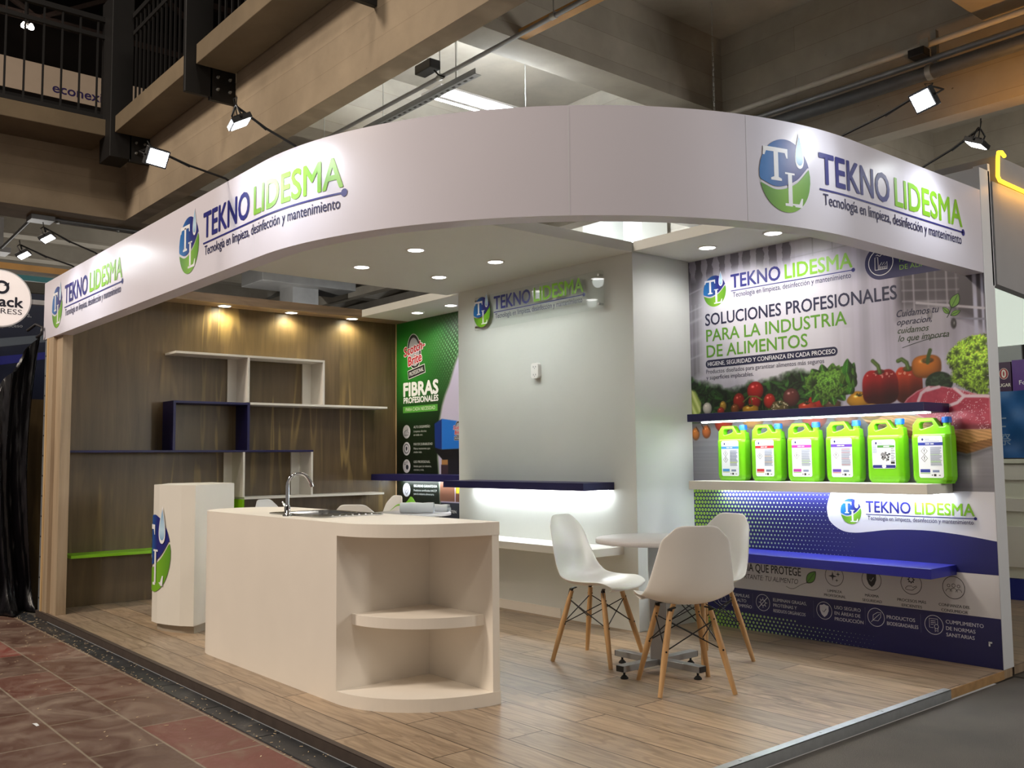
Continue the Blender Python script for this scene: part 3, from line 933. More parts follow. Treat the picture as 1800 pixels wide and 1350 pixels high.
# ------------------------------------------------------------------ chairs
def catmull(P, n):
    out = []
    for i in range(n + 1):
        t = i / n * (len(P) - 1); k = min(int(t), len(P) - 2); f = t - k
        p0, p1, p2, p3 = [np.array(P[max(0, min(len(P) - 1, k + j))], float) for j in (-1, 0, 1, 2)]
        out.append(.5 * ((2 * p1) + (-p0 + p2) * f + (2 * p0 - 5 * p1 + 4 * p2 - p3) * f * f + (-p0 + 3 * p1 - 3 * p2 + p3) * f ** 3))
    return np.array(out)
def make_chair():
    t = thing('shell_chair', 'x', 'chair', (0, 0, 0), 'white shell chairs')
    prof = [(.222, .415), (.212, .432), (.15, .446), (.05, .432), (-.05, .424), (-.12, .432), (-.168, .465), (-.195, .53), (-.213, .61), (-.228, .69), (-.243, .765), (-.253, .825)]
    hw = [.175, .198, .222, .232, .236, .235, .230, .219, .203, .185, .168, .146]
    cu = [0, .008, .022, .036, .05, .066, .072, .062, .05, .04, .032, .026]
    nt_, ns = 34, 18
    A = catmull([(a[0], a[1], h, c) for a, h, c in zip(prof, hw, cu)], nt_)
    vs = []
    for i in range(nt_ + 1):
        y, z, h, c = A[i]
        d = A[min(i + 1, nt_)][:2] - A[max(i - 1, 0)][:2]; d /= np.linalg.norm(d) + 1e-9
        n_ = np.array((d[1], -d[0]))
        e = max(0, (i - (nt_ - 5)) / 5); g = max(0, (4 - i) / 4)
        for j in range(ns + 1):
            s = -1 + 2 * j / ns
            k = abs(s) ** 2.3
            yy = y + n_[0] * c * k; zz = z + n_[1] * c * k
            zz -= .055 * e ** 1.5 * abs(s) ** 5
            yy -= .05 * g ** 1.5 * abs(s) ** 4
            vs.append((s * h * (1 - .06 * e * e * abs(s) ** 4), yy, zz))
    fs = [(i * (ns + 1) + j, i * (ns + 1) + j + 1, (i + 1) * (ns + 1) + j + 1, (i + 1) * (ns + 1) + j) for i in range(nt_) for j in range(ns)]
    o = MB().add(vs, fs, True).build('seat_shell', M['white_plastic'], t, smooth=True)
    so = o.modifiers.new('thick', 'SOLIDIFY'); so.thickness = .006; so.offset = 0
    ss = o.modifiers.new('smooth', 'SUBSURF'); ss.levels = 1; ss.render_levels = 1
    ends = {}
    for sx in (-1, 1):
        for sy in (-1, 1):
            top = Vector((sx * .105, -.005 + sy * .105, .395)); bot = Vector((sx * .19, sy * .192, 0))
            ends[(sx, sy)] = (top, bot)
            lg = MB().cyl(bot, top.lerp(bot, .5), .0115, .0165, 14).cyl(top.lerp(bot, .5), top, .0165, .0135, 14).build('leg', M['beech'], t)
            p = MB(); p.bar(top.lerp(bot, .16), top + Vector((0, 0, .012)), .014, .022); p.bar(top + Vector((0, 0, .012)), top + Vector((-sx * .03, -sy * .012, .018)), .018, .006)
            p.cyl(top.lerp(bot, .1) + Vector((0, -.016, 0)), top.lerp(bot, .1) + Vector((0, .016, 0)), .004, n=8)
            p.cyl(top.lerp(bot, .47) + Vector((0, -.018, 0)), top.lerp(bot, .47) + Vector((0, .018, 0)), .005, n=8)
            p.build('bracket', M['black_metal'], lg)
    r = MB()
    for a, c in (((-1, -1), (1, -1)), ((-1, 1), (1, 1)), ((-1, -1), (-1, 1)), ((1, -1), (1, 1))):
        for u, w in ((a, c), (c, a)):
            r.tube([ends[u][0].lerp(ends[u][1], .12), ends[w][0].lerp(ends[w][1], .47)], .0032, 6)
    r.build('cross_brace', M['black_metal'], t)
    return t
chair0 = make_chair()
CH = [((4.27, 1.96), 14, 'white shell chair on wooden legs left of the round table, facing right'),
      ((5.03, 1.815), 148, 'white shell chair nearest the camera, its back to the viewer, at the round table'),
      ((4.69, 2.40), 262, 'white shell chair behind the round table, next to the dotted poster wall'),
      ((.62, 1.83), 30, 'white shell chair showing only its top behind the chrome tap'),
      ((1.77, 1.91), 128, 'white shell chair just behind the sink, only its wide top edge visible'),
      ((.62, 2.70), 262, 'white shell chair in the back corner before the green poster')]
for i, ((x, y), ang, lb) in enumerate(CH):
    c = chair0 if i == 0 else dup(chair0)
    c.location = (x, y, 0); c.rotation_euler = (0, 0, math.radians(ang - 90)); c['label'] = lb

# ------------------------------------------------------------------ tables
def make_table(x, y, label, detail=True):
    t = thing('round_table', label, 'table', (x, y, 0), 'round pedestal tables')
    MB().lathe((x, y, 0), [(.0001, .692), (.326, .692), (.33, .696), (.33, .713), (.326, .717), (.0001, .717)], 64).build('tabletop', M['grey_top'], t)
    b_ = MB(); b_.obox((x, y, .38), (.031, .031, 0), (-.031, .031, 0), (0, 0, .312)); b_.box(x - .1, x + .1, y - .1, y + .1, .684, .692)
    b_.build('pedestal', M['grey_metal'], t, .002)
    bs = MB(); bs.box(x - .3, x + .3, y - .026, y + .026, .038, .072); bs.box(x - .026, x + .026, y - .3, y + .3, .038, .072)
    base = bs.build('cross_base', M['grey_metal'], t, .002)
    for ax, ay in ((1, 0), (-1, 0), (0, 1), (0, -1)):
        cx, cy = x + ax * .302, y + ay * .302
        w = .0245
        MB().box(cx - (.003 if ax else w), cx + (.003 if ax else w), cy - (.003 if ay else w), cy + (.003 if ay else w), .04, .07).build('end_cap', M['black_plastic'], base)
        MB().lathe((x + ax * .27, y + ay * .27, 0), [(.02, 0), (.021, .006), (.012, .016), (.006, .02), (.006, .038)], 16).build('levelling_foot', M['black_rubber'], base)
    return t
make_table(4.70, 1.99, 'small round table with pale top between the three front chairs')
make_table(1.55, 2.50, 'small round table behind the sink counter carrying the rolled sheets')
rl = thing('sheet_roll', 'bundle of rolled white sheets on the table behind the sink', 'paper roll', (1.8, 2.4, .717))
def roll(p, q, r, turns=2.4):
    p, q = Vector(p), Vector(q); d = (q - p).normalized(); a = d.cross(Vector((0, 0, 1))).normalized(); b2 = a.cross(d)
    vs = []; n = int(turns * 22)
    for i in range(n + 1):
        th = 2 * math.pi * i / 22; rr = r * (.55 + .45 * i / n)
        wob = 1 + .05 * math.sin(3 * th + i * .1)
        for k in range(7):
            c = p.lerp(q, k / 6); f = 1 + .06 * math.sin(k * 1.9 + th * .7)
            vs.append(c + (a * math.cos(th) + b2 * math.sin(th)) * rr * wob * f)
    return MB().add(vs, [(i * 7 + k, (i + 1) * 7 + k, (i + 1) * 7 + k + 1, i * 7 + k + 1) for i in range(n) for k in range(6)], True)
roll((1.63, 2.34, .765), (1.84, 2.52, .762), .046).build('sheet', M['sheet_white'], rl)
roll((1.56, 2.42, .758), (1.70, 2.58, .755), .038).build('sheet', M['sheet_white'], rl)
s2 = thing('sheet_roll', 'short white roll against the column behind the larger roll', 'paper roll', (1.8, 2.6, .717))
roll((1.60, 2.62, .752), (1.83, 2.68, .752), .034).build('sheet', M['sheet_white'], s2)
cl = thing('cloth', 'crumpled lime green cloth tip lying on the rolled white sheets', 'cloth', (1.62, 2.42, .80))
vs = []; nn = 12
for i in range(nn + 1):
    for j in range(nn + 1):
        u, v = i / nn - .5, j / nn - .5
        z = .802 + .05 * math.exp(-((u - .12) ** 2 + v ** 2) * 40) - .10 * (u * u + v * v) + .008 * math.sin(9 * u + 7 * v)
        vs.append((1.65 + u * .16 + v * .05, 2.40 + v * .12 + u * .10, z))
o = MB().add(vs, [(i * (nn + 1) + j, (i + 1) * (nn + 1) + j, (i + 1) * (nn + 1) + j + 1, i * (nn + 1) + j + 1) for i in range(nn) for j in range(nn)], True).build('cloth_sheet', M['lime_cloth'], cl, smooth=True)
o.modifiers.new('thick', 'SOLIDIFY').thickness = .002

# ------------------------------------------------------------------ acrylic sign and socket on the column
ac = thing('acrylic_sign', 'clear acrylic sign with the company logo on the white column', 'sign', (2.88, CY, 2.34))
am = map_y(CY)
b_ = MB(); b_.prism(rr_pts(2.135, 3.62, 2.202, 2.475, .03), .028, .033, am); b_.build('acrylic_plate', M['acrylic'], ac)
tekno_logo(ac, 2.128, 2.348, .755, map_y(CY - .0335), .0015, 'print')
for u, v in ((2.165, 2.229), (3.574, 2.445), (3.574, 2.238), (2.165, 2.445)):
    MB().cyl((u, CY - .0005, v), (u, CY - .042, v), .009, n=16).build('standoff', M['chrome'], ac)
so = thing('wall_socket', 'small white socket outlet on the white column below the acrylic sign', 'socket', (2.88, CY, 1.82))
b_ = MB(); b_.prism(rr_pts(2.835, 2.915, 1.762, 1.878, .02), .0005, .034, am); b_.build('housing', M['white_plastic'], so, .003)
b_ = MB()
for v in (1.79, 1.85):
    b_.ell(2.863, v, .004, .007, am, .0348, 12); b_.ell(2.888, v, .004, .007, am, .0348, 12); b_.ell(2.876, v - .012, .004, .004, am, .0348, 12)
b_.build('outlet', M['grey_metal'], so)
# ------------------------------------------------------------------ printed food poster (upper part of the right wall)
def vnoise(h, w, cell, seed, octs=3):
    rng = np.random.RandomState(seed); out = np.zeros((h, w)); amp = 1; tot = 0
    for o in range(octs):
        c = max(1.5, cell / 2 ** o)
        gh, gw = int(h / c) + 3, int(w / c) + 3
        g = rng.rand(gh, gw)
        yy, xx = np.arange(h) / c, np.arange(w) / c
        y0, x0_ = yy.astype(int), xx.astype(int)
        fy = (yy - y0)[:, None]; fx_ = (xx - x0_)[None, :]
        fy = fy * fy * (3 - 2 * fy); fx_ = fx_ * fx_ * (3 - 2 * fx_)
        a = g[y0][:, x0_]; b2 = g[y0][:, x0_ + 1]; c2 = g[y0 + 1][:, x0_]; d2 = g[y0 + 1][:, x0_ + 1]
        out += amp * ((a * (1 - fx_) + b2 * fx_) * (1 - fy) + (c2 * (1 - fx_) + d2 * fx_) * fy)
        tot += amp; amp *= .5
    return out / tot

class Canvas:
    def __init__(s, x0, x1, z0, z1, res):
        s.w = int((x1 - x0) / res); s.h = int((z1 - z0) / res); s.ext = (x0, x1, z0, z1)
        xs = x0 + (np.arange(s.w) + .5) / s.w * (x1 - x0); zs = z0 + (np.arange(s.h) + .5) / s.h * (z1 - z0)
        s.X, s.Z = np.meshgrid(xs, zs); s.res = res
        s.I = np.zeros((s.h, s.w, 3))
    def put(s, m, col):
        col = np.asarray(col, float)
        if col.ndim == 1: col = col[None, None, :]
        m = np.clip(m, 0, 1)[..., None]
        s.I = s.I * (1 - m) + col * m
    def n(s, cell, seed, o=3): return vnoise(s.h, s.w, cell / s.res, seed, o)
    def soft(s, d, e=None): return np.clip(.5 - d / ((e or s.res) * 2), 0, 1)
    def ball(s, cx, cz, rx, rz, col, hl=.8, lobes=0, dark=.45, e=None, tint=None):
        u = (s.X - cx) / rx; v = (s.Z - cz) / rz
        r = np.sqrt(u * u + v * v); th = np.arctan2(v, u)
        if lobes: r = r * (1 + .05 * np.cos(lobes * th))
        nz = np.sqrt(np.clip(1 - r * r, 0, 1))
        sh = dark + (1 - dark) * np.clip(.35 * nz + .65 * np.clip(.5 * v + .7 * nz - .25 * u, 0, 1), 0, 1)
        c = np.array(col)[None, None, :] * sh[..., None]
        if tint is not None: c = c * (1 - .5 * (1 - nz[..., None])) + np.array(tint) * .4 * (1 - nz[..., None])
        sp = np.exp(-(((u + .3) / .16) ** 2 + ((v - .45) / .12) ** 2)) * hl + .6 * hl * np.exp(-(((u - .2) / .1) ** 2 + ((v - .55) / .08) ** 2))
        c = np.clip(c + sp[..., None], 0, 1)
        s.put(s.soft((r - 1) * min(rx, rz), e), c)
    def polymask(s, pts, e=None):
        # signed distance style mask of a polygon
        inside = np.zeros(s.X.shape, bool); dist = np.full(s.X.shape, 9.)
        for (xa, za), (xb, zb) in zip(pts, pts[1:] + pts[:1]):
            cond = ((za > s.Z) != (zb > s.Z)) & (s.X < (xb - xa) * (s.Z - za) / (zb - za + 1e-12) + xa)
            inside ^= cond
            dx, dz = xb - xa, zb - za
            t = np.clip(((s.X - xa) * dx + (s.Z - za) * dz) / (dx * dx + dz * dz + 1e-12), 0, 1)
            dist = np.minimum(dist, np.hypot(s.X - xa - t * dx, s.Z - za - t * dz))
        return s.soft(np.where(inside, -dist, dist), e), np.where(inside, dist, -dist)
    def stroke(s, pts, w, col, e=None):
        dist = np.full(s.X.shape, 9.)
        for (xa, za), (xb, zb) in zip(pts[:-1], pts[1:]):
            dx, dz = xb - xa, zb - za
            t = np.clip(((s.X - xa) * dx + (s.Z - za) * dz) / (dx * dx + dz * dz + 1e-12), 0, 1)
            dist = np.minimum(dist, np.hypot(s.X - xa - t * dx, s.Z - za - t * dz))
        s.put(s.soft(dist - w, e), col)
    def mesh(s, name, parent, mp, d, mt='print'):
        x0, x1, z0, z1 = s.ext
        w, h = s.w, s.h
        gx = x0 + np.arange(w + 1) / w * (x1 - x0); gz = z0 + np.arange(h + 1) / h * (z1 - z0)
        GX, GZ = np.meshgrid(gx, gz)
        o0 = np.array(mp(0, 0, d), float); ou = np.array(mp(1, 0, d), float) - o0; ov = np.array(mp(0, 1, d), float) - o0
        co = o0 + GX.ravel()[:, None] * ou + GZ.ravel()[:, None] * ov - np.array(parent.location)
        idx = np.arange((w + 1) * (h + 1)).reshape(h + 1, w + 1)
        q = np.stack([idx[:-1, :-1], idx[:-1, 1:], idx[1:, 1:], idx[1:, :-1]], -1).reshape(-1)
        me = bpy.data.meshes.new(name)
        me.vertices.add(len(co)); me.vertices.foreach_set('co', co.astype(np.float32).ravel())
        me.loops.add(len(q)); me.loops.foreach_set('vertex_index', q.astype(np.int32))
        nf = w * h
        me.polygons.add(nf); me.polygons.foreach_set('loop_start', (np.arange(nf) * 4).astype(np.int32))
        me.update(calc_edges=True)
        pad = np.pad(s.I, ((0, 1), (0, 1), (0, 0)), 'edge')
        c = np.clip(pad, 0, 1).reshape(-1, 3)
        lin = np.where(c <= .04045, c / 12.92, ((c + .055) / 1.055) ** 2.4)
        arr = np.ones((len(lin), 4), np.float32); arr[:, :3] = lin
        at = me.color_attributes.new('Col', 'FLOAT_COLOR', 'POINT'); at.data.foreach_set('color', arr.ravel())
        me.materials.append(M[mt])
        o = bpy.data.objects.new(name, me); COL.objects.link(o); o.parent = parent
        ORG[o.name] = Vector(parent.location)
        return o

PX0, PX1, PZ0, PZ1 = CX1 + .001, 5.937, .952, 2.562
pw = map_y(WY - .002)
fp = thing('food_poster', 'large printed wall poster with vegetables, raw meat and text about the food industry', 'poster', (4.9, WY, PZ0))
cv = Canvas(PX0, PX1, PZ0, PZ1, .0034)
X, Z = cv.X, cv.Z
n1, n2, n3 = cv.n(.25, 1), cv.n(.05, 2, 3), cv.n(.02, 3, 2)
# blurred kitchen
base = np.stack([.60 + .10 * n1, .585 + .10 * n1, .645 + .11 * n1], -1)
cv.I = base.copy()
streak = vnoise(1, cv.w, .05 / cv.res, 9, 3).repeat(cv.h, 0)
cv.I *= (.86 + .28 * streak)[..., None]
cv.put(np.exp(-((X - 5.28) / .06) ** 2) * .30 * (Z < 2.1), (.86, .86, .92))
cv.put(np.exp(-((X - 5.10) / .03) ** 2) * .22 * (Z < 1.95), (.9, .9, .95))
# dark equipment at the left margin and the top
m_, _ = cv.polymask([(PX0, 1.70), (3.965, 1.75), (3.975, 2.30), (4.0, 2.57), (PX0, 2.57)], .03)
cv.put(m_ * .93, (.19, .175, .20))
for z, w_ in ((2.12, .012), (2.20, .006), (1.98, .02), (1.86, .008), (2.33, .006)):
    cv.put(np.exp(-((Z - z - (X - PX0) * .25) / w_) ** 2) * .55 * (X < 3.99), (.62, .6, .66))
for x in (3.885, 3.92, 3.955): cv.put(np.exp(-((X - x) / .006) ** 2) * .35 * (Z < 2.25), (.55, .54, .6))
tone = cv.n(.06, 5, 3)
m_ = cv.soft(2.44 + .05 * np.sin(X * 9) * .3 - Z, .03) * (X < 4.75)
cols = np.where((np.sin(X * 60) + 2 * tone > 1.2)[..., None], np.array((.62, .60, .66)), np.array((.30, .28, .32)))
cv.put(m_ * .85, cols)
m_ = cv.soft(2.47 - Z, .01) * (X >= 4.72) * (X < 5.35)
cv.put(m_ * .6, (.78, .78, .80))
for x in (4.88, 5.02, 5.17): cv.put(np.exp(-((X - x) / .004) ** 2) * .6 * (Z > 2.44), (.45, .45, .47))
cv.put(np.exp(-((Z - 2.455 - (X - 4.8) * .03) / .004) ** 2) * .5 * (X > 4.7) * (X < 5.4), (.45, .45, .47))
# trolley at the upper right
m_, _ = cv.polymask([(5.43, 1.96), (5.44, 2.5), (5.94, 2.5), (5.94, 1.86), (5.70, 2.0)], .03)
cv.put(m_ * .85, (.24, .22, .25))
for z, q in ((2.19, .35), (2.125, .55), (2.06, .7)): cv.put(np.exp(-((Z - z + (X - 5.5) * .12) / .006) ** 2) * q * (X > 5.46) * (X < 5.80) * (.4 + .9 * n2), (.66, .64, .68))
for x, q in ((5.475, .5), (5.535, .9), (5.62, .7), (5.665, .4), (5.73, .9), (5.785, .5)): cv.put(np.exp(-((X - x) / .006) ** 2) * q * (Z > 2.0 - (x - 5.47) * .1) * (Z < 2.3), (.6, .58, .62))
for x, w_ in ((5.885, .011), (5.925, .006)): cv.put(cv.soft(np.abs(X - x) - w_, .004) * (Z > 1.83) * (Z < 2.3), (.68, .68, .76))
cv.stroke([(5.55, 2.045), (5.93, 1.965)], .007, (.72, .7, .74)); cv.stroke([(5.75, 1.93), (5.93, 1.905)], .006, (.5, .5, .56))
for x, z in ((5.625, 1.965), (5.76, 1.90)):
    cv.ball(x, z, .016, .03, (.12, .11, .13), .1); cv.ball(x + .004, z, .006, .012, (.5, .5, .5), .1)
# white glow behind the headings
cv.put(np.clip(1.25 * np.exp(-(((X - 4.50) / .62) ** 4 + ((Z - 2.02) / .42) ** 4)), 0, 1) * .93, (.845, .84, .875))
cv.put(np.clip(.9 * np.exp(-(((X - 5.57) / .17) ** 4 + ((Z - 1.92) / .12) ** 4)), 0, 1) * .8, (.70, .69, .73))
# steel table
m_ = cv.soft(Z - 1.40, .03)
tab = .50 + .16 * vnoise(cv.h, cv.w, .5 / cv.res, 12, 2) + .10 * (vnoise(cv.h, 8, .012 / cv.res, 13, 2).mean(1)[:, None] - .5)
tab = tab + .25 * np.exp(-((X - 5.80) / .05) ** 2 - ((Z - 1.07) / .06) ** 2)
cv.put(m_, np.stack([tab * .98, tab * .965, tab * 1.02], -1))
cv.put(np.exp(-((Z - 1.385) / .03) ** 2) * (X < 5.3) * .5, (.32, .29, .28))
# leafy greens
def sub(x, z, r):
    i0 = max(0, int((x - r - PX0) / cv.res)); i1 = min(cv.w, int((x + r - PX0) / cv.res) + 1)
    j0 = max(0, int((z - r - PZ0) / cv.res)); j1 = min(cv.h, int((z + r - PZ0) / cv.res) + 1)
    return (slice(j0, j1), slice(i0, i1))
def leafy(x, z, ln, wd, ang, col, rib=.35):
    sl = sub(x, z, ln)
    if X[sl].size == 0: return
    c_, s_ = math.cos(ang), math.sin(ang)
    u = ((X[sl] - x) * c_ + (Z[sl] - z) * s_) / ln; v = (-(X[sl] - x) * s_ + (Z[sl] - z) * c_) / wd
    r = u * u + np.abs(v / np.clip(1 - .35 * u, .2, 2)) ** 1.8
    sh = .55 + .35 * np.clip(v, -1, 1) + .25 * np.clip(1 - r, 0, 1) - .18 * (np.abs(np.sin((u + np.abs(v) * .5) * 12)) < .3) + rib * np.exp(-(v / .10) ** 2)
    m = np.clip(.5 - (r - 1) * wd / cv.res / 3, 0, 1)[..., None]
    cv.I[sl] = cv.I[sl] * (1 - m) + np.clip(np.array(col) * sh[..., None], 0, 1) * m
def ruffle(x, z, R0, col, seed, amp=.2):
    sl = sub(x, z, R0 * 1.4)
    if X[sl].size == 0: return
    rg = np.random.RandomState(seed); p1, p2 = rg.rand(2) * 6
    u, v = X[sl] - x, Z[sl] - z; th = np.arctan2(v, u)
    r = np.hypot(u, v) / (R0 * (1 + amp * np.sin(6 * th + p1) + amp * .5 * np.sin(13 * th + p2)))
    sh = .30 + .62 * np.clip(r, 0, 1) ** 1.5 + .16 * np.sin(9 * th + 5 * r + p2) * r + .12 * np.clip(v / R0, -1, 1)
    m = np.clip(.5 - (r - 1) * R0 / cv.res / 2, 0, 1)[..., None]
    cv.I[sl] = cv.I[sl] * (1 - m) + np.clip(np.array(col) * sh[..., None] + np.array((.10, .10, .02)) * (np.clip(r, 0, 1) ** 6)[..., None], 0, 1) * m
hz = 1.70 + .06 * (n2 - .5) - .02 * np.cos((X - 4.1) * 7) + .03 * np.exp(-((X - PX0) / .05) ** 2) - .10 * np.exp(-((X - 4.35) / .3) ** 4) * .6
keep = cv.I.copy()
m_ = cv.soft(Z - hz, .022) * cv.soft(1.40 - Z, .01) * cv.soft(X - 5.0, .06)
cv.put(np.ones_like(X), (.07, .13, .06))
rgn = np.random.RandomState(77)
for k in range(420):
    g = .35 + .65 * rgn.rand()
    leafy(PX0 + rgn.rand() * 1.2, 1.40 + rgn.rand() * .34, .022 + .035 * rgn.rand(), .009 + .014 * rgn.rand(), rgn.rand() * 6.28, (.24 * g, .46 * g, .17 * g), .25)
cv.I = keep * (1 - m_[..., None]) + cv.I * m_[..., None]
m_, dd = cv.polymask([(PX0, 1.64), (3.90, 1.625), (3.95, 1.54), (3.945, 1.48), (3.90, 1.42), (PX0, 1.42)], .008)
rib = .5 + .5 * np.sin((X - PX0) * 120 + (Z - 1.4) * 60)
cv.put(m_, np.stack([.62 + .22 * rib, .70 + .18 * rib, .34 + .25 * rib], -1))
# round vegetables
cv.ball(4.003, 1.500, .040, .042, (.92, .90, .86), .2)
for x, z, rx, rz, c, lo in ((4.41, 1.600, .066, .062, (.74, .12, .10), 0), (4.275, 1.535, .048, .058, (.70, .16, .10), 0), (4.52, 1.525, .046, .050, (.76, .17, .12), 0), (4.40, 1.525, .05, .045, (.70, .13, .10), 0),
        (4.24, 1.485, .035, .035, (.62, .36, .16), 0), (4.14, 1.51, .028, .035, (.80, .62, .18), 0), (4.12, 1.475, .03, .028, (.74, .20, .12), 0), (4.366, 1.470, .068, .040, (.86, .63, .13), 6),
        (4.686, 1.540, .062, .060, (.42, .20, .18), 0), (4.872, 1.500, .062, .052, (.78, .16, .12), 0), (4.598, 1.480, .070, .044, (.42, .37, .22), 7), (4.80, 1.47, .066, .036, (.78, .26, .15), 6),
        (4.985, 1.475, .055, .034, (.40, .30, .22), 7), (5.165, 1.495, .080, .055, (.86, .62, .16), 5)):
    cv.ball(x, z, rx, rz, c, .5, lo)
m_ = ((cv.n(.008, 21, 1) > .74) * (np.hypot((X - 4.598) / .065, (Z - 1.48) / .04) < 1))
cv.put(m_ * .8, (.85, .82, .68))
for x, z in ((4.366, 1.498), (4.598, 1.497), (4.80, 1.492), (5.165, 1.523)):
    for a in range(6): cv.stroke([(x, z), (x + .020 * math.cos(a * 1.05 + .2), z + .008 * math.sin(a * 1.05) + .006)], .003, (.14, .17, .06))
cv.stroke([(4.31, 1.53), (4.36, 1.565), (4.42, 1.56), (4.46, 1.535)], .004, (.42, .48, .20)); cv.stroke([(4.37, 1.565), (4.38, 1.52)], .004, (.35, .42, .16))
# butterhead lettuce
rgn = np.random.RandomState(11)
for k in range(14):
    a = k / 14 * 6.28; leafy(4.955 + .10 * math.cos(a), 1.605 + .05 * math.sin(a), .085, .05, a, (.30, .52, .17), .5)
for k in range(40):
    q = (1 - k / 40) ** .8; a = rgn.rand() * 6.28; g = .62 + .42 * (k / 40)
    ruffle(4.955 + .115 * q * math.cos(a), 1.615 + .062 * q * math.sin(a), .020 + .034 * q, (.46 * g, .72 * g, .26 * g), 300 + k, .10)
for k in range(16):
    leafy(5.06 + .07 * rgn.rand(), 1.56 + .15 * rgn.rand(), .035 + .03 * rgn.rand(), .018 + .012 * rgn.rand(), .9 + rgn.rand(), (.22 + .1 * rgn.rand(), .42 + .16 * rgn.rand(), .14), .4)
# peppers
def pepper(x0_, x1_, z0_, z1_, c, stem, c2):
    cx, cz = (x0_ + x1_) / 2, (z0_ + z1_) / 2; w2, h2 = (x1_ - x0_) / 2, (z1_ - z0_) / 2
    u = (X - cx) / w2; v = (Z - cz) / h2
    r = (np.abs(u) ** 3.2 + np.abs(v + .05 * np.cos(u * 5)) ** 3.2) ** (1 / 3.2)
    sh = .45 + .55 * np.clip(.62 + .40 * v - .25 * np.abs(np.sin(u * 3.4)) * .7 - .25 * u, 0, 1)
    col = (np.array(c) * (1 - np.clip(.5 - v, 0, 1)[..., None] * .45)) * sh[..., None]
    cv.put(cv.soft((r - 1) * min(w2, h2)), col)
    sp = (cv.n(.014, int(x0_ * 100), 1) > .70) * (np.abs(v - .68) < .16) * (np.abs(u) < .72)
    cv.put(sp * .55, (.98, .82, .74))
    cv.ball(cx, z1_ - .012, .030, .016, c2, .05)
    cv.stroke(stem, .012, (.24, .33, .14)); cv.stroke([(a - .003, b2 + .002) for a, b2 in stem], .005, (.38, .48, .22))
pepper(5.395, 5.565, 1.455, 1.675, (.80, .24, .10), [(5.485, 1.662), (5.474, 1.70), (5.445, 1.722), (5.422, 1.714)], (.45, .35, .12))
pepper(5.188, 5.418, 1.455, 1.670, (.66, .08, .10), [(5.305, 1.655), (5.295, 1.695), (5.272, 1.718), (5.262, 1.728)], (.45, .18, .10))
cv.ball(5.592, 1.668, .092, .070, (.88, .50, .12), .35, 4); cv.ball(5.60, 1.702, .035, .016, (.50, .36, .08), .05)
cv.stroke([(5.600, 1.69), (5.606, 1.725), (5.618, 1.76)], .011, (.25, .34, .14))
cv.ball(5.662, 1.57, .080, .062, (.12, .22, .13), .12)
m_ = (np.hypot((X - 5.662) / .08, (Z - 1.57) / .062) < 1) * (cv.n(.012, 31, 1) > .6); cv.put(m_ * .35, (.30, .42, .26))
# curly lettuce at the right edge
m_, dd = cv.polymask([(5.70, 1.70), (5.735, 1.755), (5.79, 1.80), (5.86, 1.823), (5.94, 1.825), (5.94, 1.47), (5.86, 1.49), (5.78, 1.535), (5.725, 1.575), (5.735, 1.63)], .004)
keep = cv.I.copy()
cv.put(np.ones_like(X), (.16, .30, .06))
rgn = np.random.RandomState(21)
for k in range(190):
    x, z = 5.69 + .26 * rgn.rand(), 1.46 + .37 * rgn.rand(); t_ = np.clip((z - 1.50) / .28 + .25 * (x - 5.8) / .13 - .1, 0, 1); g = (.62 + .55 * t_) * (.8 + .4 * rgn.rand())
    ruffle(x, z, .018 + .026 * rgn.rand(), (.76 * g, 1.0 * g, .30 * g), 500 + k, .22)
wv = cv.n(.03, 41, 2)
edge = cv.soft(-(dd - .010 * np.sin(wv * 40)), .004)
mm = (m_ * edge)[..., None]
cv.I = keep * (1 - mm) + cv.I * mm
# meat
mt = [(5.440, 1.455), (5.47, 1.49), (5.53, 1.53), (5.60, 1.553), (5.68, 1.547), (5.76, 1.528), (5.86, 1.495), (5.94, 1.468), (5.94, 1.296), (5.71, 1.300), (5.62, 1.335), (5.53, 1.385), (5.455, 1.425)]
m_, dd = cv.polymask(mt, .003)
f1 = cv.n(.03, 51, 3)
col = np.stack([.60 + .16 * f1, .17 + .14 * f1, .26 + .12 * f1], -1)
side = np.clip((1.345 - Z + (X - 5.7) * -.06) / .02, 0, 1)
col = col * (1 - .30 * side[..., None])
mar = np.abs(np.sin(cv.n(.05, 53, 3) * 30)) < .10
col = np.where((mar & (cv.n(.06, 54, 2) > .5))[..., None], np.array((.88, .70, .74)), col)
cv.put(m_, col)
for st_ in ([(5.60, 1.545), (5.555, 1.515), (5.535, 1.47)], [(5.75, 1.53), (5.80, 1.485), (5.93, 1.478)], [(5.80, 1.485), (5.76, 1.45), (5.62, 1.405)], [(5.66, 1.545), (5.59, 1.53)]):
    cv.stroke(st_, .009, (.86, .76, .80))
cv.put(m_ * cv.soft(dd - .006, .003) * .6 * (Z > 1.33), (.88, .74, .76))
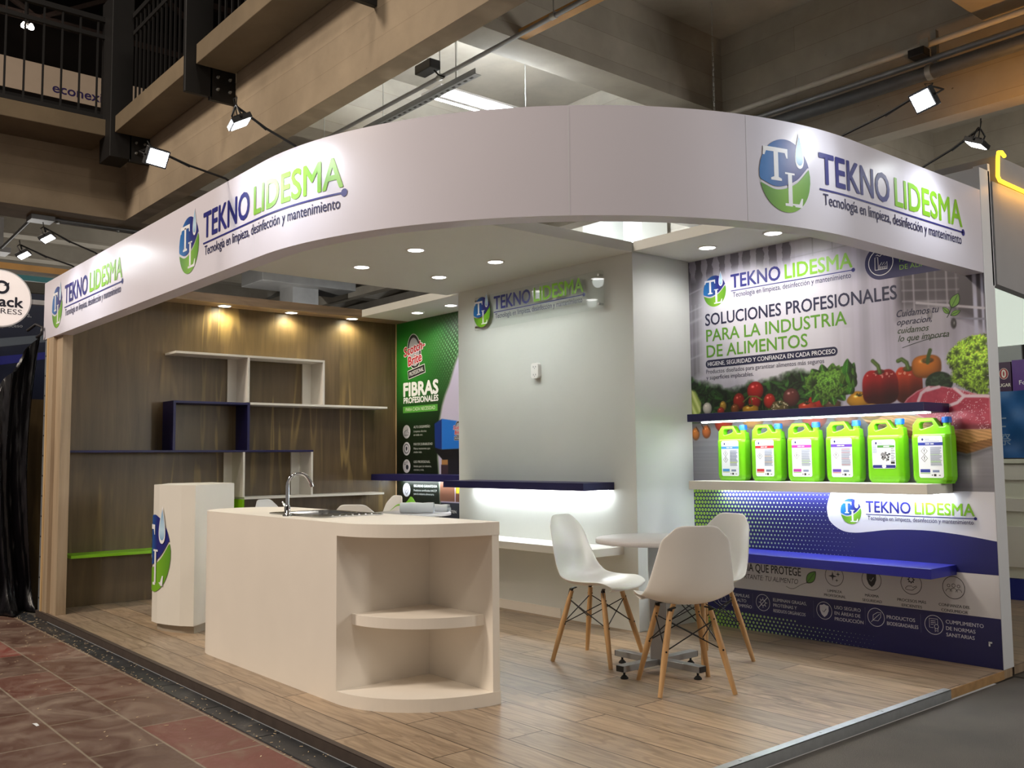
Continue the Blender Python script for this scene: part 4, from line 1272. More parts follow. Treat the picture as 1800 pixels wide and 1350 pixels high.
# cutting board
bd = [(5.16, 1.400), (5.30, 1.405), (5.53, 1.385), (5.62, 1.335), (5.71, 1.300), (5.94, 1.296), (5.94, 1.205), (5.84, 1.172), (5.80, 1.163), (5.70, 1.186), (5.45, 1.262), (5.22, 1.345)]
m_, dd = cv.polymask(bd, .004)
st_ = .5 + .5 * np.sin((Z + X * .30) * 330 + 4 * n2)
col = np.stack([.68 + .14 * st_, .50 + .12 * st_, .30 + .10 * st_], -1)
low = np.interp(cv.X, [5.16, 5.45, 5.70, 5.80, 5.84, 5.94], [1.375, 1.305, 1.245, 1.222, 1.226, 1.245])
col = np.where((Z < low)[..., None], col * np.array((.70, .64, .56)), col)
cv.put(m_, col)
sh_, _ = cv.polymask([(5.22, 1.335), (5.45, 1.258), (5.70, 1.183), (5.80, 1.160), (5.94, 1.20), (5.94, 1.185), (5.80, 1.135), (5.70, 1.16), (5.45, 1.235)], .012)
cv.put(sh_ * .45, (.22, .20, .22))
# fruit below the navy shelf
for x, z, rx, rz, c in ((3.895, 1.322, .034, .045, (.86, .52, .20)), (3.99, 1.335, .038, .046, (.84, .45, .20)), (4.14, 1.395, .075, .07, (.88, .28, .18)), (4.385, 1.405, .085, .06, (.92, .62, .18)), (4.62, 1.405, .09, .055, (.84, .52, .42)),
        (4.85, 1.40, .09, .07, (.90, .36, .28)), (5.07, 1.405, .085, .06, (.80, .55, .42)), (5.24, 1.42, .075, .05, (.92, .72, .36))):
    cv.ball(x, z, rx, rz, c, .25)
for x, z in ((3.90, 1.37), (3.95, 1.385), (4.0, 1.38)): cv.stroke([(x, z), (x + .02, z - .03)], .004, (.30, .16, .10))
cv.mesh('printed_picture', fp, pw, .0005)

K = 'print'
def txt(parent, name, rows, col, mp, d, mt=K):
    """rows: (string, u, baseline v, cap height, width or None, bold, shear)"""
    mb = MB(); mb.col = col
    for r in rows:
        st, u, v, cap, w = r[:5]
        mb.text(st, u, v, cap, mp, d, width=w, bold=(r[5] if len(r) > 5 else .0), shear=(r[6] if len(r) > 6 else 0), align=(r[7] if len(r) > 7 else 'l'))
    return mb.build(name, M[mt], parent)
tekno_logo(fp, 3.994, 2.322, .678, pw, .0012)
txt(fp, 'headline', [('SOLUCIONES PROFESIONALES', 4.005, 2.084, .082, 1.425, .016)], PCOL['ink'], pw, .0012)
txt(fp, 'headline_green', [('PARA LA INDUSTRIA', 4.010, 1.970, .083, 1.088, .014), ('DE ALIMENTOS', 4.010, 1.858, .083, .808, .014)], PCOL['green'], pw, .0012)
b_ = MB(); b_.col = PCOL['ink']; b_.rrect(3.998, 5.03, 1.781, 1.838, .0284, pw, .0012); b_.build('subtitle_pill', M[K], fp)
txt(fp, 'subtitle', [('HIGIENE, SEGURIDAD Y CONFIANZA EN CADA PROCESO', 4.017, 1.7955, .0285, .997, .008)], PCOL['white'], pw, .0018)
txt(fp, 'body_text', [('Productos diseñados para garantizar alimentos más seguros', 4.001, 1.742, .029, .932, .008), ('y superficies implacables.', 4.001, 1.700, .029, .398, .008)], PCOL['ink'], pw, .0012)
# dark pill with the factory icon
b_ = MB(); b_.col = PCOL['navy2']; b_.rrect(5.235, 6.05 - .115, 2.213, 2.425, .1055, pw, .0012, 16); b_.build('industry_pill', M[K], fp)
b_ = MB(); b_.col = PCOL['white']; D_ = .0018
b_.ring(5.338, 2.318, .078, .0045, pw, D_)
b_.line([(5.300, 2.275), (5.378, 2.275), (5.378, 2.318), (5.362, 2.30), (5.362, 2.318), (5.346, 2.30), (5.346, 2.318), (5.330, 2.30), (5.330, 2.275)], .0035, pw, D_)
b_.line([(5.300, 2.275), (5.302, 2.352), (5.320, 2.352), (5.322, 2.275)], .0035, pw, D_)
for i in range(3): b_.line([(5.336 + i * .014, 2.275), (5.336 + i * .014, 2.292), (5.344 + i * .014, 2.292), (5.344 + i * .014, 2.275)], .0025, pw, D_)
b_.line([(5.308 + i * .009, 2.362 + .006 * math.sin(i * 1.7)) for i in range(8)], .0035, pw, D_)
b_.line([(5.312 + i * .009, 2.378 + .006 * math.sin(i * 1.7 + 1)) for i in range(8)], .0035, pw, D_)
b_.build('factory_icon', M[K], fp)
txt(fp, 'industry_text', [('PARA LA INDUSTRIA', 5.455, 2.300, .026, .40, .002), ('DE ALIMENTOS', 5.455, 2.254, .028, .30, .002)], srgb('7fb23c'), pw, .0018)
txt(fp, 'slogan_dark', [('Cuidamos tu', 5.424, 1.973, .040, .255, .006, .35), ('operacion,', 5.424, 1.924, .036, .21, .006, .35)], PCOL['ink'], pw, .0012)
txt(fp, 'slogan_green', [('cuidamos', 5.426, 1.874, .036, .19, .004, .35), ('lo que importa', 5.426, 1.826, .036, .305, .004, .35)], srgb('2c4423'), pw, .0012)
b_ = MB(); b_.col = srgb('2c3a33')
b_.line([(5.450 + .264 * i / 16, 1.788 + .046 * math.sin(i / 16 * 1.45)) for i in range(17)], .0035, pw, .0012)
b_.build('slogan_swoosh', M[K], fp)
def leaf_shape(mb, x, z, ang, ln, wd, mp, d, c_in, c_out):
    for k, c, dd in ((1.0, c_out, d), (.84, c_in, d + .0004)):
        pts = []
        for i in range(13):
            t = i / 12; pts.append((t * ln, wd * math.sin(math.pi * t) ** .8 * (1 - .25 * t)))
        full = pts + [(a, -b2) for a, b2 in reversed(pts[1:-1])]
        cc, ss = math.cos(ang), math.sin(ang)
        mb.col = c
        mb.poly([(x + ((a - ln / 2) * k + ln / 2) * cc - b2 * k * ss, z + ((a - ln / 2) * k + ln / 2) * ss + b2 * k * cc) for a, b2 in full], mp, dd)
    mb.col = c_out
    mb.line([(x + a * ln * math.cos(ang), z + a * ln * math.sin(ang)) for a in (0, .3, .6, .85)], .003, mp, d + .0008)
b_ = MB(); gi, go = srgb('6a9c36'), srgb('1e3a1a')
leaf_shape(b_, 5.748, 1.985, 1.05, .095, .033, pw, .0012, gi, go)
leaf_shape(b_, 5.738, 1.955, 2.3, .058, .017, pw, .0012, gi, go)
leaf_shape(b_, 5.742, 1.945, .35, .064, .018, pw, .0012, gi, go)
b_.col = go; b_.line([(5.722, 1.935), (5.738, 1.958), (5.750, 1.99)], .004, pw, .0016)
b_.build('leaf_drawing', M[K], fp)

# ------------------------------------------------------------------ lower part of the wall print
lp = thing('wall_graphic', 'lower wall print in navy and grey with lime dots, icons and small captions', 'poster', (4.9, WY, 0))
G = srgb('cfcdd0')
b_ = MB(); b_.col = srgb('d6d6dc'); b_.poly([(PX0, .502), (PX1, .502), (PX1, .951), (PX0, .951)], pw, .0004)
b_.col = srgb('d3d0d2'); b_.poly([(PX0, .270), (PX1, .270), (PX1, .502), (PX0, .502)], pw, .0004)
b_.col = PCOL['navy2']; b_.poly([(PX0, .001), (PX1, .001), (PX1, .270), (PX0, .270)], pw, .0004)
b_.build('print_sheet', M[K], lp)
wave = [(4.955, .951), (4.924, .871), (4.915, .824), (4.926, .765), (4.960, .726), (5.024, .694), (5.104, .688), (5.204, .700), (5.307, .715), (5.445, .723), (5.577, .723), (5.72, .712), (5.831, .699), (5.937, .684)]
wv_ = catmull(wave, 52)
b_ = MB(); b_.col = srgb('1e2062')
lft = [(PX0, .502), (PX0, .951)]
# strips from the lower border up to the wave
for (xa, za), (xb, zb) in zip(wv_[:-1], wv_[1:]):
    pass
poly_navy = [(PX0, .502), (PX1, .502)] + [tuple(q) for q in wv_[::-1]] + [(PX0, .951)]
b_.poly(poly_navy, pw, .0008)
b_.build('navy_wave', M[K], lp)
b_ = MB(); sp_ = .0268
random.seed(5)
def inwave(u, v):
    ins = False
    for (xa, za), (xb, zb) in zip(poly_navy, poly_navy[1:] + poly_navy[:1]):
        if (za > v) != (zb > v) and u < (xb - xa) * (v - za) / (zb - za) + xa: ins = not ins
    return ins
for i in range(62):
    for j in range(19):
        u = PX0 + .008 + i * sp_ + (j % 2) * sp_ / 2; v = .508 + j * sp_ * .98 + (u - 4.4) * .02
        if v > .945 or v < .512 or u > 5.24 or not inwave(u, v): continue
        f = (u - PX0) / 1.38
        r = .0122 * (1 - f) ** 1.05
        if r < .0011: continue
        b_.col = lerp(srgb('9bcb3f'), srgb('b9c2c9'), min(1, f * 1.15)); b_.ell(u, v, r, r, pw, .0012, 10 if r > .004 else 6)
for i in range(52):
    for j in range(5):
        u = PX0 + .012 + i * .029 + (j % 2) * .0145; v = .008 + j * .0235
        if u > 5.33: continue
        f = (u - PX0) / 1.48
        if v > .113 - .02 * f: continue
        r = .0135 * (1 - f) ** 1.1
        if r < .001: continue
        b_.col = lerp(srgb('93c43c'), srgb('a8b6b0'), min(1, f * 1.1)); b_.ell(u, v, r, r, pw, .0008, 10)
b_.build('halftone_dots', M[K], lp)
tekno_logo(lp, 5.009, .8165, .478, pw, .0012)
INK = srgb('26262e')
txt(lp, 'slogan', [('TECNOLOGÍA QUE PROTEGE', 4.712, .392, .050, .70, .016, 0, 'r')], INK, pw, .0008)
txt(lp, 'slogan_italic', [('LO MÁS IMPORTANTE: TU ALIMENTO', 4.690, .339, .031, .655, 0, .22, 'r')], INK, pw, .0008)
b_ = MB(); leaf_shape(b_, 4.752, .352, .86, .105, .034, pw, .0008, srgb('5d9a32'), srgb('22301f'))
b_.col = INK; b_.line([(4.60 + .155 * i / 14, .318 - .012 * math.sin(i / 14 * 6.0) + .034 * (i / 14) ** 4) for i in range(15)], .003, pw, .0008)
b_.build('leaf_drawing', M[K], lp)
def star4(mb, x, z, r, mp, d):
    mb.poly([(x, z + r), (x + r * .2, z + r * .2), (x + r, z), (x + r * .2, z - r * .2), (x, z - r), (x - r * .2, z - r * .2), (x - r, z), (x - r * .2, z + r * .2)], mp, d)
def shield(mb, x, z, w, h, mp, d, fill=True, lw=.003):
    pts = [(0, 1), (.35, .86), (.9, .78), (.9, 0), (.55, -.62), (0, -1), (-.55, -.62), (-.9, 0), (-.9, .78), (-.35, .86)]
    pts = [(x + a * w, z + b2 * h) for a, b2 in pts]
    if fill: mb.poly(pts, mp, d)
    else: mb.line(pts + pts[:1], lw, mp, d)
def people(mb, x, z, k, mp, d):
    for dx, s_ in ((-.45, .8), (.45, .8), (0, 1)):
        mb.ring(x + dx * k, z + .18 * k * s_, .16 * k * s_, .0028, mp, d, 16)
        mb.line([(x + dx * k + .34 * k * s_ * math.cos(a), z - .42 * k + .36 * k * s_ * math.sin(a)) for a in np.linspace(.1, math.pi - .1, 9)], .0028, mp, d)
icons = []
for i, (x, nm) in enumerate(((4.949, 'cleaning_icon'), (5.196, 'shield_icon'), (5.443, 'gear_hand_icon'), (5.689, 'people_icon'))):
    b_ = MB(); b_.col = INK; D_ = .0008; z = .414
    b_.ring(x, z, .062, .0036, pw, D_, 40)
    if i == 0: star4(b_, x - .012, z - .002, .030, pw, D_); star4(b_, x + .026, z + .012, .016, pw, D_); star4(b_, x + .016, z - .026, .012, pw, D_); star4(b_, x + .005, z + .035, .012, pw, D_)
    if i == 1:
        shield(b_, x, z, .034, .045, pw, D_); b_.col = G; b_.line([(x - .012, z), (x - .003, z - .010), (x + .014, z + .013)], .003, pw, D_ + .0004)
    if i == 2:
        b_.ring(x, z + .022, .014, .005, pw, D_, 20)
        for a in range(8): b_.line([(x + .014 * math.cos(a * .785), z + .022 + .014 * math.sin(a * .785)), (x + .022 * math.cos(a * .785), z + .022 + .022 * math.sin(a * .785))], .006, pw, D_)
        b_.line([(x - .036, z - .028), (x - .022, z - .016), (x + .002, z - .014), (x + .008, z - .022), (x + .030, z - .012), (x + .034, z - .016), (x + .006, z - .038), (x - .022, z - .038), (x - .036, z - .034), (x - .036, z - .028)], .003, pw, D_)
    if i == 3: people(b_, x, z, .062, pw, D_)
    b_.build(nm, M[K], lp)
IC = [(s_, x, z, .0155, w, .028, 0, 'c') for s_, x, z, w in (('LIMPIEZA', 4.948, .312, .098), ('PROFESIONAL', 4.948, .2845, .148), ('MÁXIMA', 5.195, .3105, .088), ('SEGURIDAD', 5.195, .2805, .124),
    ('PROCESOS MÁS', 5.441, .3065, .172), ('EFICIENTES', 5.441, .277, .120), ('CONFIANZA DEL', 5.688, .3055, .175), ('CONSUMIDOR', 5.688, .276, .148))]
for i in range(4): txt(lp, 'icon_caption', IC[2 * i:2 * i + 2], INK, pw, .0008)
WT = srgb('cfd0dc')
BC = [(s_, x, z, .020, {'BIODEGRADABLES': .19, 'RESIDUOS ORGÁNICOS': .238}.get(s_), .008) for s_, x, z in (('FÓRMULAS', 4.168, .213), ('DE ALTO', 4.168, .180), ('DESEMPEÑO', 4.168, .145), ('ELIMINAN GRASAS,', 4.498, .212), ('PROTEÍNAS Y', 4.498, .177), ('RESIDUOS ORGÁNICOS', 4.498, .142),
    ('USO SEGURO', 4.942, .213), ('EN ÁREAS DE', 4.942, .178), ('PRODUCCIÓN', 4.942, .143), ('PRODUCTOS', 5.284, .195), ('BIODEGRADABLES', 5.284, .158), ('CUMPLIMIENTO', 5.636, .211), ('DE NORMAS', 5.636, .175), ('SANITARIAS', 5.636, .140))]
for xx in (4.168, 4.498, 4.942, 5.284, 5.636): txt(lp, 'benefit_caption', [q for q in BC if q[1] == xx], WT, pw, .0008)
for i, (x, nm) in enumerate(((4.10, 'flask_icon'), (4.418, 'germ_icon'), (4.871, 'shield_icon'), (5.216, 'leaf_icon'), (5.567, 'certificate_icon'))):
    b_ = MB(); b_.col = WT; D_ = .0008; z = .194
    b_.ring(x, z, .053, .0032, pw, D_, 36)
    if i == 0: b_.line([(x - .008, z + .03), (x - .008, z + .008), (x - .026, z - .026), (x + .026, z - .026), (x + .008, z + .008), (x + .008, z + .03)], .003, pw, D_)
    if i == 1:
        b_.ring(x, z, .018, .004, pw, D_, 18)
        for a in range(8): b_.line([(x + .02 * math.cos(a * .785), z + .02 * math.sin(a * .785)), (x + .033 * math.cos(a * .785), z + .033 * math.sin(a * .785))], .004, pw, D_)
        b_.line([(x - .036, z - .036), (x + .036, z + .036)], .0045, pw, D_ + .0004)
    if i == 2:
        shield(b_, x, z, .034, .040, pw, D_); b_.col = PCOL['navy2']; b_.line([(x - .012, z), (x - .003, z - .010), (x + .014, z + .012)], .004, pw, D_ + .0004)
    if i == 3:
        b_.line([(x - .032, z - .03), (x - .02, z - .018), (x - .018, z + .012), (x + .01, z + .03), (x + .032, z + .03), (x + .03, z + .004), (x + .012, z - .02), (x - .02, z - .018)], .003, pw, D_)
        b_.line([(x - .02, z - .018), (x + .024, z + .022)], .003, pw, D_)
    if i == 4:
        b_.line([(x - .004, z - .016), (x - .026, z - .016), (x - .026, z + .034), (x + .022, z + .034), (x + .022, z + .004)], .003, pw, D_)
        for q in (.022, .012, .002): b_.line([(x - .018, z + q), (x + .010 - (.012 if q < .01 else 0), z + q)], .003, pw, D_)
        b_.ring(x + .014, z - .008, .012, .003, pw, D_, 16); b_.line([(x + .006, z - .018), (x + .006, z - .038), (x + .014, z - .030), (x + .022, z - .038), (x + .022, z - .018)], .003, pw, D_)
    b_.build(nm, M[K], lp)
for x in (4.338, 4.796, 5.147, 5.49):
    b_ = MB(); b_.col = srgb('5b5c84'); b_.line([(x, .141), (x, .245)], .002, pw, .0008); b_.build('divider_line', M[K], lp)

# ------------------------------------------------------------------ green jerrycans
def make_jug():
    t = thing('jerrycan', 'x', 'jerrycan', (0, 0, 0), 'green jerrycans on the white shelf')
    w, dp = .112, .052
    # body profile: rings of a rounded rectangle with chamfered corners
    def ringz(hx, hy, z, ch):
        return [(hx - ch, -hy, z), (hx, -hy + ch, z), (hx, hy - ch, z), (hx - ch, hy, z), (-hx + ch, hy, z), (-hx, hy - ch, z), (-hx, -hy + ch, z), (-hx + ch, -hy, z)]
    rows = [(w * .86, dp * .8, .0, .02), (w * .97, dp * .97, .018, .02), (w, dp, .035, .02), (w, dp, .235, .02), (w * .985, dp * .92, .252, .02)]
    vs = []
    for r in rows: vs += ringz(*r)
    n = len(rows)
    fs = [tuple(range(8)), tuple(range((n - 1) * 8, n * 8))] + [(j * 8 + i, j * 8 + (i + 1) % 8, (j + 1) * 8 + (i + 1) % 8, (j + 1) * 8 + i) for j in range(n - 1) for i in range(8)]
    b_ = MB().add(vs, fs)
    body = b_.build('body', M['jug_green'], t, .006)
    # handle block with slanted opening
    out = [(-w, .248), (-w + .002, .300), (-w + .032, .335), (.012, .335), (.045, .288), (.075, .288), (.085, .298), (w - .004, .290), (w, .248)]
    hol = [(-.068, .282), (-.070, .305), (-.058, .314), (.004, .314), (.010, .300), (-.008, .290), (-.060, .277)]
    bm = bmesh.new()
    def loop(pts):
        v_ = [bm.verts.new((x, -.024, z)) for x, z in pts]
        return [bm.edges.new((v_[i], v_[(i + 1) % len(v_)])) for i in range(len(v_))]
    bmesh.ops.triangle_fill(bm, edges=loop(out) + loop(hol), use_beauty=True)
    r = bmesh.ops.extrude_face_region(bm, geom=list(bm.faces))
    bmesh.ops.translate(bm, verts=[v for v in r['geom'] if isinstance(v, bmesh.types.BMVert)], vec=(0, .048, 0))
    bmesh.ops.recalc_face_normals(bm, faces=list(bm.faces)); bm.verts.index_update()
    hb = MB().add([v.co[:] for v in bm.verts], [[v.index for v in f.verts] for f in bm.faces]); bm.free()
    hb.build('handle', M['jug_green'], t, .004)
    MB().cyl((.078, 0, .285), (.078, 0, .312), .020).build('neck', M['jug_green'], t)
    c = MB().cyl((.078, 0, .308), (.078, 0, .338), .025, .0235, 20)
    for a in range(20):
        q = a * math.pi / 10; c.obox((.078 + .0247 * math.cos(q), .0247 * math.sin(q), .322), (.0012 * math.cos(q), .0012 * math.sin(q), 0), (-.0016 * math.sin(q), .0016 * math.cos(q), 0), (0, 0, .012))
    c.build('cap', M['cap_blue'], t)
    return t
def label(par, kind, band, low, rows_seed):
    mp = lambda u, v, d=0: (u, -.0525 - d, v)
    rng = np.random.RandomState(rows_seed)
    b_ = MB(); b_.col = srgb('eef1f4'); 
    z0, z1, u0, u1 = (.028, .242, -.066, .074) if kind != 'photo' else (.075, .228, -.072, .072)
    b_.rrect(u0, u1, z0, z1, .012, mp, .0006)
    lab = b_.build('label', M['print_matt'], par)
    b_ = MB(); uc = (u0 + u1) / 2
    b_.col = PCOL['navy2']; b_.ell(u0 + .026, z1 - .018, .006, .007, mp, .001, 14); b_.text('TEKNO', u0 + .037, z1 - .022, .0085, mp, .001, width=.03, bold=.02)
    b_.col = srgb('a9b79a'); b_.text('LIDESMA', u0 + .070, z1 - .022, .0085, mp, .001, width=.042)
    b_.col = srgb('6c6f80'); b_.line([(u0 + .037, z1 - .027), (u1 - .018, z1 - .027)], .0022, mp, .001)
    b_.col = srgb(band)
    if kind != 'photo':
        b_.poly([(u0, z1 - .049), (u1, z1 - .049), (u1, z1 - .033), (u0, z1 - .033)], mp, .001)
        b_.col = srgb('f4f4f4'); b_.line([(uc - .028, z1 - .041), (uc - .004, z1 - .041)], .005, mp, .0014); b_.line([(uc + .001, z1 - .041), (uc + .020, z1 - .041)], .005, mp, .0014)
        for zc in ([.165, .128] if kind == 2 else [.148]):
            b_.col = srgb('3a2320'); x = u0 + .034
            b_.line([(x, zc + .018), (x + .018, zc), (x, zc - .018), (x - .018, zc), (x, zc + .018)], .0026, mp, .001)
            b_.col = srgb('2a2426'); b_.line([(x, zc + .009), (x, zc - .003)], .004, mp, .001); b_.ell(x, zc - .007, .002, .002, mp, .001, 8)
        z = z1 - .058
        while z > .088:
            b_.col = srgb(low) if rng.rand() < .12 else srgb('8b93ad')
            b_.line([(u0 + .068, z), (u1 - .006 - rng.rand() * .014, z)], .0022, mp, .001); z -= .0042
        b_.col = srgb(band); b_.poly([(u0 + .008, .056), (u0 + .064, .056), (u0 + .064, .072), (u0 + .008, .072)], mp, .001)
        b_.col = srgb(low); b_.poly([(u0 + .008, .050), (u0 + .064, .050), (u0 + .064, .0535), (u0 + .008, .0535)], mp, .001)
        b_.col = srgb('7d86a8'); b_.poly([(u0 + .078, .056), (u0 + .116, .056), (u0 + .116, .068), (u0 + .078, .068)], mp, .001)
        b_.col = srgb('2c2a28'); b_.poly([(u0 + .084, .036), (u0 + .098, .036), (u0 + .098, .048), (u0 + .084, .048)], mp, .001)
        b_.line([(u0 + .072, .042), (u0 + .078, .042)], .006, mp, .001); b_.line([(u0 + .112, .041), (u0 + .122, .041)], .004, mp, .001)
    else:
        b_.col = srgb('4b8a35'); b_.poly([(u0 + .034, z1 - .042), (u1 - .004, z1 - .042), (u1 - .004, z1 - .030), (u0 + .034, z1 - .030)], mp, .001)
        b_.col = srgb('f4f4f4'); b_.line([(uc + .0, z1 - .036), (uc + .036, z1 - .036)], .005, mp, .0014)
        for k in range(26):
            x, z = uc + .008 + rng.randn() * .016, .142 + rng.randn() * .010
            g = '8f8a8c' if rng.rand() < .5 else '2c2a2e'
            b_.col = srgb(g); b_.ell(x, z, .004 + rng.rand() * .006, .004 + rng.rand() * .004, mp, .001 + k * .00003, 8)
        b_.col = srgb('8b93ad')
        for k in range(9): b_.line([(u0 + .004, z1 - .028 - k * .005), (u0 + .030, z1 - .028 - k * .005)], .0026, mp, .001)
        for k in range(8): b_.col = srgb('5a5f6c'); b_.line([(u1 - .028, .180 - k * .009), (u1 - .010 + .006 * (k % 2), .180 - k * .009)], .003, mp, .001)
        b_.col = srgb('2c2a28'); b_.poly([(u1 - .030, .100), (u1 - .006, .100), (u1 - .006, .112), (u1 - .030, .112)], mp, .001)
        b_.col = PCOL['navy']; b_.rrect(u0 + .002, u1 - .002, z0 + .003, z0 + .019, .006, mp, .001)
        b_.col = srgb('eef1f4'); b_.ell(uc, z0 + .012, .013, .010, mp, .0014, 16)
    b_.build('label_print', M['print_matt'], lab)
jug0 = make_jug()
specs = [(2, '4f93cf', 'b9cf5a', 'with a light blue label band, first from the column'), (1, 'c42f3b', 'e0a53a', 'with a red label band and one warning diamond'),
         (1, 'b53aa0', '8cc04a', 'with a magenta label band'), (1, '6a3fae', 'c03a58', 'with a purple label band'), ('photo', '4b8a35', '2c2f80', 'whose label shows a dark pile above a navy foot'), (2, '2b3a94', '7bb85a', 'with a dark blue label band, furthest right on the shelf')]
jugs = [jug0] + [dup(jug0) for _ in range(5)]
for i, (j, (kd, bc, lc, lb)) in enumerate(zip(jugs, specs)):
    label(j, kd, bc, lc, 60 + i)
    j.location = (4.288 + .2738 * i, WY - .090, .9975); j.scale = (1, 1, 1.095); j['label'] = 'green jerrycan ' + lb

# ------------------------------------------------------------------ green poster in the back corner
gp = thing('fibre_poster', 'tall green printed poster about cleaning fibres in the back corner beside the column', 'poster', (1., WY, .05))
cg = Canvas(.009, CX0 + .05, .05, 2.562, .006)
X, Z = cg.X, cg.Z
gl = np.exp(-(((X - .25) / .45) ** 2 + ((Z - 2.2) / .5) ** 2)) * .30
cg.I = np.stack([.05 + .10 * gl, .15 + .85 * gl, .055 + .10 * gl], -1)
cg.I += np.clip((Z - 1.5) / 3, 0, .12)[..., None] * np.array((.3, 1, .4))
cg.I *= np.clip((Z - .2) / 1.6, .45, 1)[..., None]
# rippling dot pattern
u = (X - .55) * 1.0; v = (Z - 2.0)
ph = 6 * np.sin(u * 5 + v * 3)
m_ = (np.sin(u * 150 + ph) * np.sin(v * 130 + ph * .6) > .35) * np.exp(-((X - 1.15) / .42) ** 2 - ((Z - 2.22) / .30) ** 2)
cg.put(m_ * .75, (.62, .86, .66))
# pale swoosh on the right
arcp = [(1.02, 2.06), (.93, 1.88), (.86, 1.78), (.81, 1.68), (.767, 1.547), (.735, 1.30), (.733, 1.188), (.753, 1.024), (.777, .746), (.80, .60), (.84, .40), (.95, .05), (2.0, .05), (2.0, 2.6), (1.45, 2.6), (1.2, 2.34)]
m_, dd = cg.polymask(arcp, .006); cg.put(m_, (.72, .70, .80)); cg.put(np.exp(-(dd / .012) ** 2), (.45, .50, .45))
cg.put(m_ * cg.soft(Z - .752, .006), (.10, .11, .16))
rng = np.random.RandomState(4)
for a, b2, c, d2, col in ((.77, 1.01, .76, .95, (.42, .27, .20)), (.80, 1.2, 1.0, 1.16, (.62, .45, .28)), (.90, 1.3, .92, 1.19, (.10, .10, .14)), (.79, .90, .95, 1.11, (.22, .16, .20)), (1.02, 1.3, .76, .98, (.38, .22, .16)), (1.03, 1.3, .84, .90, (.74, .66, .12)), (1.03, 1.3, .90, .97, (.30, .36, .32))):
    m_ = cg.soft(np.maximum(np.abs(X - (a + b2) / 2) - (b2 - a) / 2, np.abs(Z - (c + d2) / 2) - (d2 - c) / 2), .004); cg.put(m_, col)
m_, _ = cg.polymask([(.682, 1.508), (.806, 1.552), (.806, 1.257), (.691, 1.274)], .004); cg.put(m_, (.06, .18, .46))
m_, _ = cg.polymask([(.806, 1.552), (1.9, 1.42), (1.9, 1.27), (.806, 1.257)], .004); cg.put(m_, (.12, .42, .78))
m_, _ = cg.polymask([(.69, 1.274), (.806, 1.257), (1.9, 1.27), (1.9, 1.17), (.816, 1.157), (.70, 1.235)], .004); cg.put(m_, (.06, .065, .09))
cg.stroke([(.10, .624), (.75, .624)], .006, (.15, .50, .14))
cg.mesh('printed_picture', gp, pw, .0005)
def badge(par, cx, cz, k, ang, mp, d, tag_line=True):
    c, s_ = math.cos(ang), math.sin(ang)
    R2 = lambda u, v, dd=0: mp(cx + (u * c - v * s_) * k, cz + (u * s_ + v * c) * k, dd)
    b_ = MB(); b_.col = srgb('c9c9cc'); b_.ell(0, .15, .60, .90, R2, d, 32); b_.col = srgb('16171b'); b_.ell(0, .15, .56, .86, R2, d + .0004, 32); b_.col = srgb('9d9fa6'); b_.ell(0, .13, .45, .72, R2, d + .0008, 32)
    bd_ = b_.build('badge', M[K], par)
    b_ = MB(); b_.col = srgb('e9e9ec')
    for st, u, v, cap, w in (('Scotch-', -.88, .10, .44, 1.86), ('Brite', -.62, -.46, .46, 1.22)): b_.text(st, u, v, cap, R2, d + .0012, width=w, bold=.07, shear=.12)
    b_.col = srgb('b3212e')
    for st, u, v, cap, w in (('Scotch-', -.86, .11, .42, 1.80), ('Brite', -.60, -.45, .44, 1.17)): b_.text(st, u, v, cap, R2, d + .0016, width=w, bold=.035, shear=.12)
    b_.build('badge_lettering', M[K], bd_)
    b_ = MB(); b_.col = srgb('d5d5d8'); b_.poly([(-.72, -1.10), (.78, -1.10), (.78, -.66), (-.72, -.66)], R2, d + .0008); b_.col = srgb('101114'); b_.poly([(-.69, -1.07), (.75, -1.07), (.75, -.69), (-.69, -.69)], R2, d + .0012)
    b_.col = srgb('d5d5d8'); b_.text('PROFESSIONAL', -.58, -.98, .20, R2, d + .0016, width=1.22, bold=.01)
    b_.build('badge_tag', M[K], bd_)
badge(gp, .335, 2.215, .205, .17, pw, .001)
badge(gp, 1.065, 1.43, .085, -.02, pw, .001)
txt(gp, 'headline', [('FIBRAS', .141, 1.803, .128, .600, .05), ('PROFESIONALES', .141, 1.729, .056, .603, .04)], srgb('e6e7ea'), pw, .001)
b_ = MB(); b_.col = srgb('4f9b38'); b_.poly([(.128, 1.631), (.733, 1.631), (.733, 1.696), (.128, 1.696)], pw, .001); b_.build('green_bar', M[K], gp)
txt(gp, 'bar_text', [('PARA CADA NECESIDAD', .178, 1.648, .034, .515, .0)], srgb('d7e6cc'), pw, .0014)
